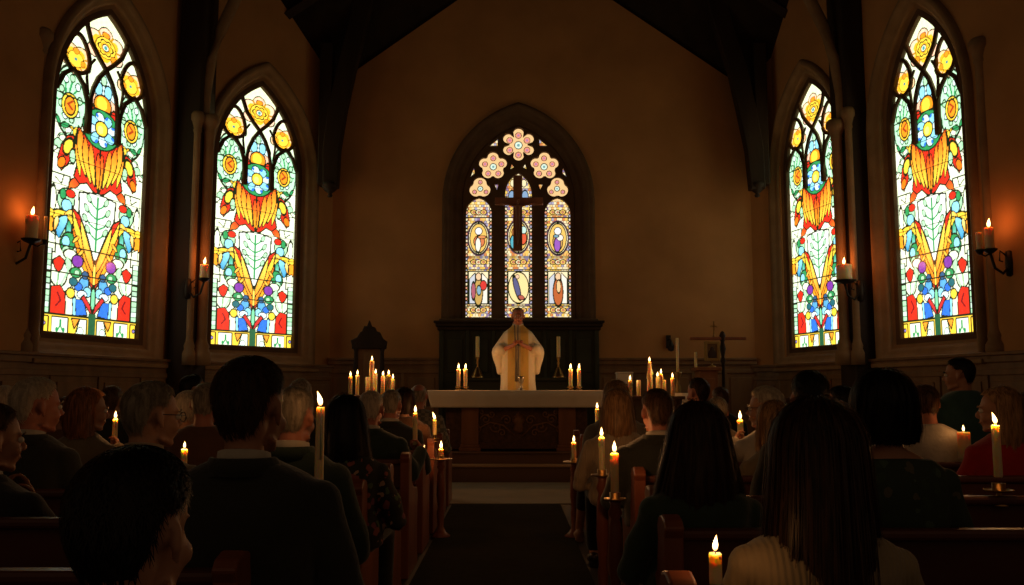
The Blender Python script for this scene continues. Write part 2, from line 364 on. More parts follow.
# ------------------------------------------------------------------ walls of the room
ZS, ZA = 1.86, 6.33           # sill and apex of the side windows
def struct(o): o['kind'] = 'structure'; return o
JL = (-5.0,13.4); CL = (-3.22,15.9); JR = (5.15,13.2); KR = (4.62,15.5); CR_ = (4.29,15.9)
def back_from(J, C0, t):      # continue the line C0->J backwards from C0
    d = Vector((C0[0]-J[0], C0[1]-J[1])); d.normalize(); return (C0[0]+d.x*t, C0[1]+d.y*t)
W1 = (-5.39,11.8); W2 = (-4.08,14.6); R2 = (5.46,11.8); R1 = (4.865,14.5)
AL = back_from(JL, W1, 9.5); AR = back_from(JR, R2, 9.5)
def wall_with_window(wname, A, B, P, W, top, wn):
    M, L = wall_frame(A, B)
    d = Vector((B[0]-A[0], B[1]-A[1])).normalized(); u = (Vector(P)-Vector(A)).dot(d)
    w = W/2; s = ZS+(ZA-ZS)*219/327
    top2 = top if isinstance(top, (list,tuple)) else (top, top)
    out = [(0,0),(L,0),(L,top2[1]),(0,top2[0])]
    hole = arch_pts(w, s, ZA, ZS, .20, cx=u)
    o = struct(plate(wname, [out, hole], .5, PLASTER, M @ Matrix.Translation((0,.25,0))))
    Mw = M @ Matrix.Translation((u,0,0))
    root = empty('window_%d' % wn); root.matrix_world = Mw; struct(root)
    fr = bmesh.new()     # splayed stone surround with rolls
    prof = [(-.005,.20),(-.005,.13),(.03,.13),(.03,.10),(.075,.085),(.10,.06),(.10,.03),(.14,.01),(.17,-.01),(.20,-.03),(.23,-.075),(.27,-.085),(.30,-.06),(.315,0.0),(.315,.05)]
    arch_sweep(fr, w, s, ZA, ZS, prof)
    obj('window_surround', fr, STONE, root, smooth=True)
    rim = bmesh.new(); arch_sweep(rim, w, s, ZA, ZS, [(.04,.2),(.04,.09),(-.02,.09),(-.04,.10),(-.05,.13),(-.05,.2)])
    obj('window_frame', rim, DARKSTONE, root)
    sill = bmesh.new(); box(sill, -w-.34, w+.34, -.13, .2, ZS-.36, ZS-.30); box(sill, -w-.30, w+.30, -.09, .2, ZS-.30, ZS-.22)
    obj('window_sill', sill, STONE, root, bevel=.015)
    sx = W/100; sz = (ZA-ZS)/327
    me = SG.mesh(KEEP, sx, sz, ZS); me.transform(Matrix.Translation((0,.155,0)))
    link('stained_glass', me, GLASS, root)
    tr = bmesh.new()
    def bar(pts, r=2.5):
        tube(tr, [(x*sx, .13, ZS+y*sz) for x, y in pts], [r*sz]*len(pts), 6)
    def loop(cx, cy, rx, ry, top=1.0):
        P_ = []
        for k in range(25):
            a = PI/2+2*PI*k/24; yy = cy+ry*math.sin(a)*(top if math.sin(a) > 0 else 1); P_.append((cx+rx*math.cos(a)*(1-.25*max(0,math.sin(a))**2), yy))
        bar(P_, 2.3)
    for g in (1,-1):
        bar([(g*17,197),(g*17,212),(g*17.5,228),(g*22,242),(g*32,253),(g*41,244),(g*47,228)])
        bar([(g*14.5,197),(g*14.5,225),(g*12,243),(g*7,256),(0,267),(-g*8,276),(-g*16,287),(-g*20.5,300),(-g*21,312)])
        loop(g*29, 264, 12, 13, 1.9)
        bar([(g*17,234),(g*19,250),(g*18,262),(g*12,272)], 1.4)
    obj('tracery', tr, DARKSTONE, root, smooth=True)
    return M, L, u
EL = 9.35
wall_with_window('wall_left', AL, JL, W1, 1.90, EL, 1)
wall_with_window('wall_chancel_left', JL, CL, W2, 1.74, (EL,6.76), 2)
wall_with_window('wall_chancel_right', KR, JR, R1, 1.72, (7.55,EL), 3)
wall_with_window('wall_right', JR, AR, R2, 1.50, EL, 4)
M, L = wall_frame(CR_, KR)
bm = bmesh.new(); box(bm, 0, L+.1, 0, .4, 0, 7.5); bm.transform(M); struct(obj('wall_corner_right', bm, PLASTER))
# ---- back wall with the large window
BY = 15.9; WX = at(518.5, 260, BY).x; BS = at(518,318,BY).z; BA = at(518,123,BY).z; BSP = at(518,200,BY).z; BW = 1.0
APX, APZ = .40, 9.36
MB = Matrix.Translation((0, BY+.25, 0))
gl = lambda x: 6.73+.72*(x+3.22); gr = lambda x: 9.35-.70*(x-APX)
struct(plate('wall_back', [[(-3.6,0),(4.7,0),(4.7,gr(4.7)),(APX,APZ),(-3.6,gl(-3.6))], [(x+WX, z) for x, z in arch_pts(BW, BSP, BA, BS, .30)]], .5, PLASTER, MB))
root = empty('window_5', (WX, BY, 0)); struct(root)
fr = bmesh.new()
arch_sweep(fr, BW, BSP, BA, BS, [(-.02,.26),(-.02,.22),(.02,.19),(.05,.16),(.08,.16),(.10,.12),(.14,.10),(.18,.10),(.20,.04),(.23,.02),(.26,0),(.26,-.06),(.30,-.09),(.35,-.07),(.37,0),(.37,.1)])
obj('window_surround', fr, DARKSTONE, root, smooth=True)
def bp(px, py):
    v = at(px, py, BY+.25); return (v.x-WX, v.z)
holes = []
def lancet(x0, x1, ya, ysp, yb):
    (l, zb), (r, _) = bp(x0, yb), bp(x1, yb); za = bp(518, ya)[1]; zs = bp(518, ysp)[1]
    w = (r-l)/2; return arch_pts(w, zs, za, zb, 0, 8, (l+r)/2)
LAN = [(465,492,198,214,318), (504.5,532.5,173,195,318), (544.5,571.5,198,214,318)]
for l in LAN: holes.append(lancet(*l))
def foil(px, py, r, n, ph):
    cx, cz = bp(px, py); R = r*.01805; P_ = []
    for k in range(n*10):
        a = 2*PI*k/(n*10); e = R*1.14*(.60+.40*abs(math.cos((a-ph)*n/2))**.5); P_.append((cx+e*math.cos(a), cz+e*math.sin(a)))
    return P_
FO = [(518.5,145,15.5,6,PI/2), (493,166.5,13.3,5,PI/2), (544.5,166.5,13.3,5,PI/2), (480,188.5,10.2,3,PI/2), (557.5,188.5,10.2,3,PI/2)]
for f in FO: holes.append(foil(*f))
for tri in ([(487,147.5),(498.5,138),(498,147.5)], [(550,147.5),(538.5,138),(539,147.5)], [(469,180),(474,166),(475.5,174)], [(568,180),(563,166),(561.5,174)],
            [(509.5,171),(511.5,163),(515.5,168)], [(527.5,171),(525.5,163),(521.5,168)], [(493.5,184),(499.5,184),(497,192)], [(543.5,184),(537.5,184),(540,192)]):
    holes.append([bp(*q) for q in tri])
plate('tracery', [arch_pts(BW+.01, BSP, BA, BS, 0)]+holes, .16, DARKSTONE, Matrix.Translation((0,.25,0)), root, bevel=.010)
sl = bmesh.new(); box(sl, -BW-.4, BW+.4, -.14, .3, BS-.12, BS-.02); obj('window_sill', sl, DARKSTONE, root, bevel=.02)
def rear_glass():
    H = BA-BS; k = 100.0
    p = Pane(BW*k, H*k, 261, 461, (.95,.62,.18)); rnd = random.Random(5)
    GO=(.95,.60,.14); PA=(1,.86,.52); BU=(.30,.10,.12); LI=(.42,.40,.55)
    # mosaic ground: small quarries of gold, cream, rose and lilac
    cell = 5.0; ix = np.floor(p.X/cell+.5*(np.floor(p.Y/cell) % 2)); iy = np.floor(p.Y/cell)
    hsh = np.abs(np.sin(ix*12.9898+iy*78.233)*43758.5453) % 1
    pal = [GO, PA, (.95,.50,.14), LI, (1,.85,.5), (1,.66,.12), (.75,.26,.08), PA, (.30,.20,.36), (1,.78,.34)]
    for i, c in enumerate(pal): p.put((hsh >= i/len(pal)) & (hsh < (i+1)/len(pal)), c)
    fx = np.abs((p.X/cell+.5*(np.floor(p.Y/cell) % 2)) % 1-.5); fy = np.abs((p.Y/cell) % 1-.5)
    p.put((fx > .43) | (fy > .43), (.10,.045,.03))
    def X(px): return bp(px, 260)[0]*k
    def Y(py): return (bp(518, py)[1]-BS)*k
    for i, (x0,x1,ya,ys,yb) in enumerate(LAN):
        cx = (X(x0)+X(x1))/2; w = (X(x1)-X(x0))/2
        for sg in (-1,1):      # dotted border
            for q in range(34):
                y = 4+q*6.6
                p.E(cx+sg*(w-2.6), y, 2.6, 2.6, (PA, LI, (.85,.35,.2))[q % 3], .9, False)
        # oval medallion
        my = Y(238)+(3 if i == 1 else 0); p.E(cx, my, w-4, 33, (.12,.05,.10), 0, False); p.E(cx, my, w-6, 30, PA, 1, False); p.E(cx, my, w-9, 27, GO, .9, False)
        if i == 0:
            p.E(cx+1, my-6, 10, 11, (.75,.22,.08), .9, False); p.E(cx-1, my-12, 5, 14, (1,.93,.8), .8, False); p.E(cx+6, my+2, 8, 3, (.8,.3,.1), .6, False)
        if i == 1:
            p.E(cx-9, my-10, 6, 13, (.10,.45,.55), .9, False); p.E(cx+8, my-3, 7, 12, (.80,.12,.05), .9, False); p.E(cx+9, my+12, 6, 7, (.6,.85,.75), .8, False); p.E(cx-5, my+8, 7, 9, (.55,.2,.06), .8, False)
        if i == 2:
            p.E(cx, my-6, 9, 16, (.70,.40,.12), .9, False); p.E(cx-1, my-12, 6, 14, (.35,.12,.55), .9, False); p.E(cx+4, my+1, 6, 6, (1,.9,.8), .7, False); p.E(cx-3, my+4, 5, 3, (.2,.4,.5), .6, False)
        if i != 1: p.E(cx, my+13, 6.5, 7, (1,.97,.92), .8, False)
        # lower figure panel
        b0, b1 = Y(304), Y(271)
        p.Pg([(cx-w+6,b0),(cx+w-6,b0),(cx+w-6,b1),(cx-w+6,b1)], PA, 1.2, False)
        if i == 1:
            p.E(cx, (b0+b1)/2, w-7, (b1-b0)*.47, (1,.78,.35), 1, False); p.E(cx-3, (b0+b1)/2, 5, 22, (.12,.12,.25), .9, False, rot=.25); p.E(cx+5,b0+12,6,4,(.5,.12,.08),.7,False,rot=-.4); p.E(cx-2,b1-10,3.5,4,(.9,.6,.4),.6,False)
        else:
            p.Pg([(cx-w+8,b0+1),(cx-w+8,b1-14),(cx-6,b1-3),(cx-6,b0+1)], (.62,.66,.72), .8, False); p.Pg([(cx+w-8,b0+1),(cx+w-8,b1-14),(cx+6,b1-3),(cx+6,b0+1)], (1,.93,.78), .8, False)
            p.E(cx, b0+22, 9 if i == 2 else 8, 26, (.55,.14,.04) if i == 2 else (.60,.38,.10), 1, False); p.E(cx, b1-10, 5, 7, (.95,.62,.36), .8, False)
            if i == 0: p.E(cx+9,b0+34,6,9,(.72,.05,.04),.8,False); p.E(cx+1,b0+25,4,9,(.25,.45,.55),.7,False); p.E(cx-9,b0+24,4,16,(.45,.12,.16),.7,False)
            else: p.E(cx+1,b0+32,4,12,(.9,.62,.3),.6,False)
        # scroll bands
        for y in (Y(310), Y(262), Y(212)):
            for q in (-1,0,1): p.E(cx+q*9, y, 5.5, 4.5, (GO,PA,GO)[q+1], .9, False); p.E(cx+q*9, y, 2, 2, (.75,.25,.15), .4, False)
        for y in (Y(269), Y(306), Y(257), Y(217)): p.Ln([(cx-w,y),(cx+w,y)], .8, LEAD, False)
    for (px, py, r, n, ph) in FO:
        cx, cy = X(px), Y(py); R = r*1.8
        p.put(np.hypot(p.X-cx, p.Y-cy) < R*1.25, (.90,.58,.26))
        for q in range(n):
            a = ph+2*PI*q/n; p.E(cx+R*.66*math.cos(a), cy+R*.66*math.sin(a), R*.20, R*.20, (.85,.32,.22), .7, False)
            p.E(cx+R*.66*math.cos(a), cy+R*.66*math.sin(a), R*.08, R*.08, (.45,.2,.4), 0, False)
        p.E(cx, cy, R*.25, R*.25, (.75,.92,.75), .9, False); p.E(cx, cy, R*.1, R*.1, (.2,.4,.4), 0, False)
    ya, cx = Y(190), X(518.5)
    for sg in (-1,1): p.E(cx+sg*12, Y(196), 6, 11, (.25,.40,.60), .9, False); p.E(cx+sg*10, Y(183), 5, 7, (1,.85,.5), .7, False)
    p.E(cx, Y(178), 4, 4, (.65,.45,.7), .7, False)
    return p
p = rear_glass(); me = p.mesh(in_arch(BW*100, (BSP-BS)*100, (BA-BS)*100), .01, .01, BS); me.transform(Matrix.Translation((0,.27,0)))
link('stained_glass', me, glass_mat('rear_stained_glass', 1.1), root)
# ---- floor, roof
bm = bmesh.new(); box(bm, -9.5, 9.5, -1.5, 16.6, -.12, 0); struct(obj('floor', bm, FLOOR))
bm = bmesh.new(); box(bm, -1.9, 2.0, 9.55, 11.75, .0, .012); struct(obj('floor_chancel', bm, PALEFLOOR))
bm = bmesh.new(); box(bm, -.62, .50, 2.0, 9.5, .0, .014)
tag(obj('carpet_runner', bm, CARPET), 'dark carpet runner along the centre aisle between the pews', 'carpet')
bm = bmesh.new()
QZ = APZ+1.56*(15.9-13.4)
def quad(a, b, c, d, t=.15):
    v = [bm.verts.new(q) for q in (a,b,c,d)]; w_ = [bm.verts.new((q[0],q[1],q[2]+t)) for q in (a,b,c,d)]
    bm.faces.new(v); bm.faces.new(w_[::-1])
    for i in range(4): bm.faces.new((v[i], w_[i], w_[(i+1)%4], v[(i+1)%4]))
quad((CL[0]-.35,16.0,6.50),(APX,16.0,APZ),(APX,13.3,QZ),(JL[0]-.4,13.3,EL+.1))
quad((CR_[0]+.3,16.0,6.42),(APX,16.0,APZ),(APX,13.3,QZ),(JR[0]+.4,13.3,EL+.1))
quad((JL[0]-.4,13.3,EL+.1),(APX,13.3,QZ),(APX,-1.5,QZ),(AL[0]-1.5,-1.5,EL+.1)); quad((JR[0]+.4,13.3,EL+.1),(APX,13.3,QZ),(APX,-1.5,QZ),(AR[0]+1.5,-1.5,EL+.1))
struct(obj('ceiling', bm, ROOF))
# rafters: each one a straight timber on the underside of the chancel roof
n_tr = [0]
def trim(bm, m, smooth=False, bevel=0):
    n_tr[0] += 1; return struct(obj('trim_%d' % n_tr[0], bm, m, smooth=smooth, bevel=bevel))
for side, foot in ((-1, (CL[0]-.3, 6.5)), (1, (CR_[0]+.2, 6.45))):
    for k in range(3):
        y = 15.0-k*.8; dz = 1.56*(15.95-y)-.12
        xe = foot[0]+side*(.55*(15.95-y))*.9
        bm = bmesh.new(); tube(bm, [(xe, y, foot[1]+dz-.25), (APX, y, APZ+dz)], .10, 4); trim(bm, TIMBER)
# ---- curved timber braces with pendants against the back wall
def brace(pts_px, Y, wd, name):
    P_ = [at(x, y, Y) for x, y in pts_px]; bm = bmesh.new(); n = len(P_); prev = None; first = None
    for i, q in enumerate(P_):
        t = (P_[min(i+1,n-1)]-P_[max(i-1,0)]).normalized(); nx = Vector((t.z,0,-t.x))
        w = wd[i]
        ring = [bm.verts.new(q+nx*a+Vector((0,b,0))) for a, b in ((-w,-.11),(w,-.11),(w*1.0,.11),(-w,.11))]
        if prev:
            for k in range(4): bm.faces.new((prev[k], prev[(k+1)%4], ring[(k+1)%4], ring[k]))
        else: first = ring
        prev = ring
    cap_ends(bm, first, prev); return obj(name, bm, TIMBER, bevel=.02)
for pts, px, lab in (([(331,188),(332,150),(338,110),(347,70),(356,35),(367,-10),(385,-60)], 330, 'curved dark timber roof brace on the left of the chancel arch'),
                     ([(757,190),(754,150),(746,110),(737,70),(725,35),(712,-10),(690,-60)], 757, 'curved dark timber roof brace on the right of the chancel arch')):
    r = brace(pts, 15.4, [.13,.15,.16,.16,.16,.17,.2], 'roof_brace'); tag(r, lab, 'roof brace')
    b0 = at(px, 188, 15.4); bm = bmesh.new(); s_ = 1 if px < 500 else -1
    lathe(bm, [(0,-.17),(.035,-.16),(.05,-.13),(.03,-.10),(.08,-.06),(.12,-.02),(.15,.03),(.15,.08),(0,.08)], b0.x, b0.y, b0.z, 12)
    pd = obj('pendant', bm, TIMBER, r, smooth=True)
    bm = bmesh.new(); xa = b0.x-s_*.10; box(bm, xa-.11, xa+.11, 15.3, 15.6, b0.z+.05, 7.3); obj('wall_post', bm, TIMBER, r, bevel=.02)
# ---- piers, shafts with capitals, and wall ribs
def pier(px0, px1, Y, z1, name_lab):
    a = at(px0, 300, Y).x; b = at(px1, 300, Y).x; bm = bmesh.new()
    box(bm, a, b, Y-.12, Y+.5, 0, z1); box(bm, a-.04, b+.04, Y-.17, Y+.5, 0, 1.2); trim(bm, TIMBER, bevel=.03)
def shaft(px, Y, r, zc):
    x = at(px, 300, Y).x; bm = bmesh.new()
    lathe(bm, [(0,1.55),(r*1.9,1.55),(r*1.9,1.72),(r*1.4,1.78),(r*1.55,1.83),(r*1.1,1.9),(r,1.95),(r,zc-.2),(r*1.25,zc-.17),(r*1.1,zc-.13),(r*1.6,zc-.03),(r*1.95,zc+.0),(r*1.95,zc+.08),(r*1.5,zc+.12),(0,zc+.12)], x, Y, 0, 16)
    trim(bm, STONE, smooth=True); return x
def rib(ptsY, r=.09):
    bm = bmesh.new(); tube(bm, [at(x, y, Y) for x, y, Y in ptsY], r, 8); trim(bm, STONE, smooth=True)
zc = at(202, 122, 13.2).z
pier(172, 197, 13.2, EL+.3, ''); shaft(203, 13.25, .075, zc); shaft(191, 13.1, .05, zc)
rib([(203,122,13.25),(205,95,13.25),(210,65,13.3),(220,32,13.35),(235,0,13.4),(255,-30,13.5),(290,-65,13.6)])
pier(850, 872, 13.0, EL+.3, ''); shaft(843, 13.05, .075, at(843,128,13.05).z); shaft(855.5, 12.9, .05, zc)
rib([(843,128,13.05),(841,95,13.05),(835,62,13.1),(825,30,13.15),(810,0,13.2),(795,-25,13.3),(765,-60,13.4)])
zc2 = at(27, 42, 10.7).z
pier(-40, 14, 10.5, EL, ''); shaft(26, 10.6, .07, zc2)
shaft(37, 10.85, .04, zc2)
zc3 = at(985, 50, 10.7).z
pier(1005, 1065, 10.5, EL, ''); shaft(995, 10.65, .07, zc3); shaft(984, 10.9, .04, zc3)
# ---- panelled wainscot along the walls
def wainscot(A, B, off=.0, z=1.56, pw=.8, m=OAK):
    M, L = wall_frame(A, B); bm = bmesh.new()
    box(bm, 0, L, -.06, 0, 0, z); box(bm, 0, L, -.10, 0, z-.05, z+.03); box(bm, 0, L, -.13, 0, z+.03, z+.07); box(bm, 0, L, -.09, 0, 0, .18)
    box(bm, 0, L, -.085, 0, z-.20, z-.13)
    n = max(1, int(L/pw)); w = L/n
    for k in range(n+1): box(bm, k*w-.035, k*w+.035, -.085, 0, .18, z-.2)
    for k in range(n):
        x0, x1 = k*w+.09, (k+1)*w-.09
        box(bm, x0, x1, -.078, 0, .25, z-.27)
    bm.transform(M @ Matrix.Translation((0,0,0))); trim(bm, m, bevel=.008)
wainscot(AL, JL); wainscot(JL, CL, pw=.7); wainscot(KR, JR, pw=.7); wainscot(JR, AR); wainscot(CR_, KR, pw=.4)
zb = at(600,358,15.9).z-.07
xl, xr = at(440,350,15.8).x, at(598,350,15.8).x
wainscot(CL, (xl,15.9), z=zb, pw=.5); wainscot((xr,15.9), CR_, z=zb, pw=.55)
# ---- reredos behind the altar: dark green panelling under the window, with a gradine shelf
r = empty('reredos', ((xl+xr)/2, 15.6, 0)); tag(r, 'dark panelled reredos wall under the rear stained glass window', 'reredos')
hw = (xr-xl)/2; zt = at(518,321,15.6).z
bm = bmesh.new(); box(bm, -hw, hw, -.0, .3, 0, zt-.1)
for k in range(6):
    a = -hw+.05+k*(2*hw-.1)/6; b = a+(2*hw-.1)/6; box(bm, a-.03, a+.03, -.04, 0, 0, zt-.1); box(bm, a+.09, b-.09, -.02, 0, 1.5, zt-.3)
box(bm, hw-.08, hw-.02, -.04, 0, 0, zt-.1); obj('panelling', bm, GREENWOOD, r, bevel=.01)
bm = bmesh.new(); box(bm, -hw-.06, hw+.06, -.10, .3, zt-.1, zt-.04); box(bm, -hw-.03, hw+.03, -.06, .3, zt-.16, zt-.1); box(bm,-hw-.09,hw+.09,-.13,.3,zt-.04,zt); obj('cornice', bm, TIMBER, r, bevel=.01)
zg = at(518,378,14.9).z
bm = bmesh.new(); box(bm, -.95, .95, -.85, -.02, .0, zg-.05); box(bm, -1.0, 1.0, -.9, -.02, zg-.05, zg); obj('shelf', bm, GREENWOOD, r, bevel=.01)
# ------------------------------------------------------------------ candles
LIGHTS = []
def add_light(loc, power, col=(1,.42,.13), rad=.012):
    l = bpy.data.lights.new('candlelight', 'POINT'); l.energy = power; l.color = col; l.shadow_soft_size = rad
    o = bpy.data.objects.new('candlelight', l); C.objects.link(o); o.location = loc; return o
def flame(parent, z, h, lean=0.0, r=None):
    r = r or h*.17; bm = bmesh.new()
    lathe(bm, [(0,0)]+[(r*math.sin(PI*min(1,t*1.15)**.75)**.8 if t < .5 else r*max(0,(1-((t-.28)/.72)**1.4)), h*t) for t in (.08,.16,.25,.35,.45,.55,.65,.75,.85,.93)]+[(0,h)], 0, 0, 0, 12)
    for v in bm.verts: v.co.x += lean*h*(v.co.z/h)**2
    o = obj('flame', bm, FLAME, parent, smooth=True); o.location = (0,0,z); return o
def candle(x, y, z, h, r, label, lit=True, fh=.035, power=.5, lean=0., group=None, name='candle', taper=1., lcol=(1,.42,.13)):
    t = empty(name, (x,y,z)); tag(t, label, 'candle', group)
    bm = bmesh.new(); rt = r*taper
    lathe(bm, [(0,0),(r,0),(r*1.02,.004),(r*(.5+.5*taper),h*.5),(rt,h*.85),(rt*1.03,h-.012),(rt*1.0,h-.003),(rt*.86,h),(rt*.7,h-.004),(0,h-.007)], n=20, jit=.0012)
    for k in range(random.randint(1,3)):   # wax drips
        a = random.uniform(0, 2*PI); dl = random.uniform(.15,.5)*h
        tube(bm, [(rt*.98*math.cos(a), rt*.98*math.sin(a), h-.004), (rt*1.05*math.cos(a), rt*1.05*math.sin(a), h-dl*.5), (r*1.0*math.cos(a), r*1.0*math.sin(a), h-dl)], [r*.12, r*.13, r*.2], 6)
    obj('wax', bm, WAX, t, smooth=True)
    bm = bmesh.new(); tube(bm, [(0,0,h-.01),(.0005,0,h+.004),(.002,0,h+.010)], .0012, 5); obj('wick', bm, WICK, t)
    if lit:
        flame(t, h+.004, fh, lean)
        if power: LIGHTS.append(add_light((x+lean*fh*.3, y, z+h+.008+fh*.4), power, lcol, max(.006, rt*1.5)))
    return t
def px_candle(px, ybase, ytop, Y, wpx, label, **k):
    a = at(px, ybase, Y); b = at(px, ytop, Y)
    return candle(a.x, Y, a.z, b.z-a.z, wpx/2*Y/F, label, **k)
def holder(x, y, z, r, label, stem=.05, mt=BRASS, name='candle_holder', cup=None):
    """brass dish on a short stem, top of cup at z"""
    t = empty(name, (x,y,z-stem-.035)); tag(t, label, 'candle holder')
    bm = bmesh.new(); c = cup or r*.42
    lathe(bm, [(0,0),(c*1.3,0),(c*1.4,.006),(c*.5,.014),(c*.4,stem*.5),(c*.75,stem*.55),(c*.4,stem*.62),(c*.5,stem)], n=16); obj('stem', bm, mt, t, smooth=True)
    bm = bmesh.new(); lathe(bm, [(c*.4,stem-.004),(r*.9,stem),(r,stem+.008),(r*.96,stem+.009),(r*.85,stem+.005),(c*1.02,stem+.004),(c*1.05,stem+.035),(c*1.0,stem+.035),(c*.98,stem+.034),(0,stem+.034)], n=24); obj('drip_dish', bm, mt, t, smooth=True)
    return t
# altar candles, two pairs, on small brass feet
AZ = at(516,390.5,12.35).z
# ------------------------------------------------------------------ altar and steps
AX = at(516.5,400,12.1).x
bm = bmesh.new(); z1 = at(516,464.5,11.85).z; z2 = at(516,451.5,12.1).z
xs0, xs1 = at(436,460,11.8).x, at(592,460,11.8).x
t = empty('altar_steps', (AX,11.8,0)); tag(t, 'wooden altar steps with pale front edges below the altar', 'steps')
bm = bmesh.new(); box(bm, -1.75, 1.75, 0, 2.2, 0, z1-.03); obj('lower_step', bm, STEP, t, bevel=.005)
bm = bmesh.new(); box(bm, -1.78, 1.78, -.03, .3, z1-.03, z1); obj('step_edge', bm, NOSE, t, bevel=.008)
bm = bmesh.new(); box(bm, -1.6, 1.6, .2, 2.2, z1, z2-.02); obj('upper_step', bm, STEP, t, bevel=.005)
bm = bmesh.new(); box(bm, -1.62, 1.62, .17, 2.2, z2-.02, z2); obj('step_edge', bm, STEP, t, bevel=.006)
t = empty('altar', (AX,12.1,z2)); tag(t, 'wooden altar table with carved front panel and square legs', 'altar')
h = AZ-z2-.02
wd_ = .0
def leg_altar(x):
    bm = bmesh.new(); a = .115
    box(bm, x-a-.03, x+a+.03, -.0, .2, 0, .05); box(bm, x-a-.015, x+a+.015, .01, .2, .05, .09); box(bm, x-a, x+a, .02, .2, .09, h-.12); box(bm, x-a-.02, x+a+.02, .0, .2, h-.14, h-.09)
    obj('leg', bm, ALTAR, t, bevel=.008)
lx0, lx1 = at(470,430,12.15).x-AX, at(567,430,12.15).x-AX
leg_altar(lx0); leg_altar(lx1)
bm = bmesh.new(); box(bm, lx0+.1, lx1-.1, .07, .14, .03, h-.1); box(bm, lx0+.1, lx1-.1, .04, .14, .03, .12); box(bm, lx0+.1, lx1-.1, .04, .14, h-.2, h-.1)
box(bm, -.95, .95, .1, .6, 0.02, h-.1)
obj('front_panel', bm, CARVE, t, bevel=.006)
bm = bmesh.new(); cxm = (lx0+lx1)/2; zm = h*.46      # carved scrolls
def scroll(cx, cz, r, g, turns=1.5):
    P_ = [(cx+g*r*(1-k/26)*math.cos(turns*2*PI*k/24), .058, cz+r*(1-k/26)*math.sin(turns*2*PI*k/24)) for k in range(24)]
    tube(bm, P_, .011, 6)
for g in (-1,1):
    for (dx, dz, rr, tt) in ((.16,.05,.07,1.5),(.30,-.04,.08,-1.4),(.44,.06,.07,1.5),(.55,-.06,.06,-1.5),(.22,-.12,.055,1.3),(.36,.13,.05,-1.3),(.5,.15,.04,1.3)):
        scroll(cxm+g*dx, zm+dz, rr, g, tt)
    tube(bm, [(cxm+g*.05,.06,zm-.16),(cxm+g*.2,.055,zm-.02),(cxm+g*.38,.055,zm+.02),(cxm+g*.6,.06,zm-.1)], .012, 6)
lathe(bm, [(0,-.13),(.04,-.12),(.075,-.07),(.055,-.01),(.09,.05),(.06,.10),(.02,.14),(0,.16)], cxm, .075, zm, 14)
obj('carving', bm, mat('carving_wood', (.30,.15,.065), .5, vary=.4, scale=20, spec=.3), t, smooth=True)
bm = bmesh.new(); box(bm, -1.15, 1.15, -.02, .75, h-.09, h-.005); obj('table_top', bm, ALTAR, t, bevel=.01)
# linen cloth: top, front drop, slanting ends
ax0, ax1 = at(427,392,12.05).x, at(606,392,12.05).x
t = empty('altar_cloth', (0,12.05,AZ)); tag(t, 'white linen cloth hanging over the altar front and ends', 'altar cloth')
def cloth_drop():
    bm = bmesh.new(); n = 90; cols = []
    drop = AZ-at(516,407.5,12.0).z
    for i in range(n+1):
        u = i/n; x = ax0+(ax1-ax0)*u
        wv = .008*math.sin(u*34)+.005*math.sin(u*71+1)
        e = .05*math.exp(-((u)/.03)**2)-.05*math.exp(-((1-u)/.03)**2)
        xx = x
        c = [bm.verts.new((xx, .72, 0)), bm.verts.new((xx, .0, .003)), bm.verts.new((xx+e*.2,-.03,-.006)), bm.verts.new((xx+e*.5,-.045+wv*.5,-drop*.4)), bm.verts.new((xx+e*1.0, -.05+wv, -drop*.86)), bm.verts.new((xx+e*1.1,-.053+wv, -drop*.9)), bm.verts.new((xx+e*1.2,-.05+wv,-drop))]
        cols.append(c)
    for a, b in zip(cols, cols[1:]):
        for k in range(6): bm.faces.new((a[k], b[k], b[k+1], a[k+1]))
    for g, c0 in ((-1, cols[0]), (1, cols[-1])):       # end drops, slanting outward
        a = c0[1].co; v = []
        rows = []
        for k in range(7):
            s_ = k/6; rows.append([bm.verts.new((a.x+g*.002, y, .001)) if False else bm.verts.new((a.x+g*(.02*s_), y+(-.03*s_ if y < .3 else 0), -s_*.22+.003*math.sin(y*30))) for y in (-.02,.1,.25,.4,.55,.72)])
        for p_, q_ in zip(rows, rows[1:]):
            for k in range(5): bm.faces.new((p_[k], p_[k+1], q_[k+1], q_[k]))
    return bm
o = obj('cloth', cloth_drop(), LINEN, t, smooth=True); md = o.modifiers.new('s','SOLIDIFY'); md.thickness = .006
for (px, y0, lab, g) in ((458.5,382.5,'outer left lit candle of the pair on the altar, nearly touching its partner',0),(465.5,379.5,'inner left lit candle on the altar, nearer the priest',1),(570.5,368,'inner right lit candle on the altar, nearer the priest',2),(579,369.5,'outer right lit candle on the altar, at the cloth end',3)):
    y0 = 368.5
    hz = at(px, 386.5, 12.35).z; c = at(px, y0+.5, 12.35)
    hn = hz-AZ-.004; cc_ = candle(c.x, 12.35, hz+.0, c.z-hz, .026, lab, power=3.6, fh=.075, lean=.05, group='lit candles on the altar')
    hh = cc_; bm = bmesh.new(); lathe(bm, [(0,0),(.045,0),(.048,.006),(.035,.012),(.02,hn*.5),(.042,hn*.75),(.042,hn),(0,hn)], n=18); obj('brass_foot', bm, BRASS, hh, smooth=True).location = (0,0,-hn)
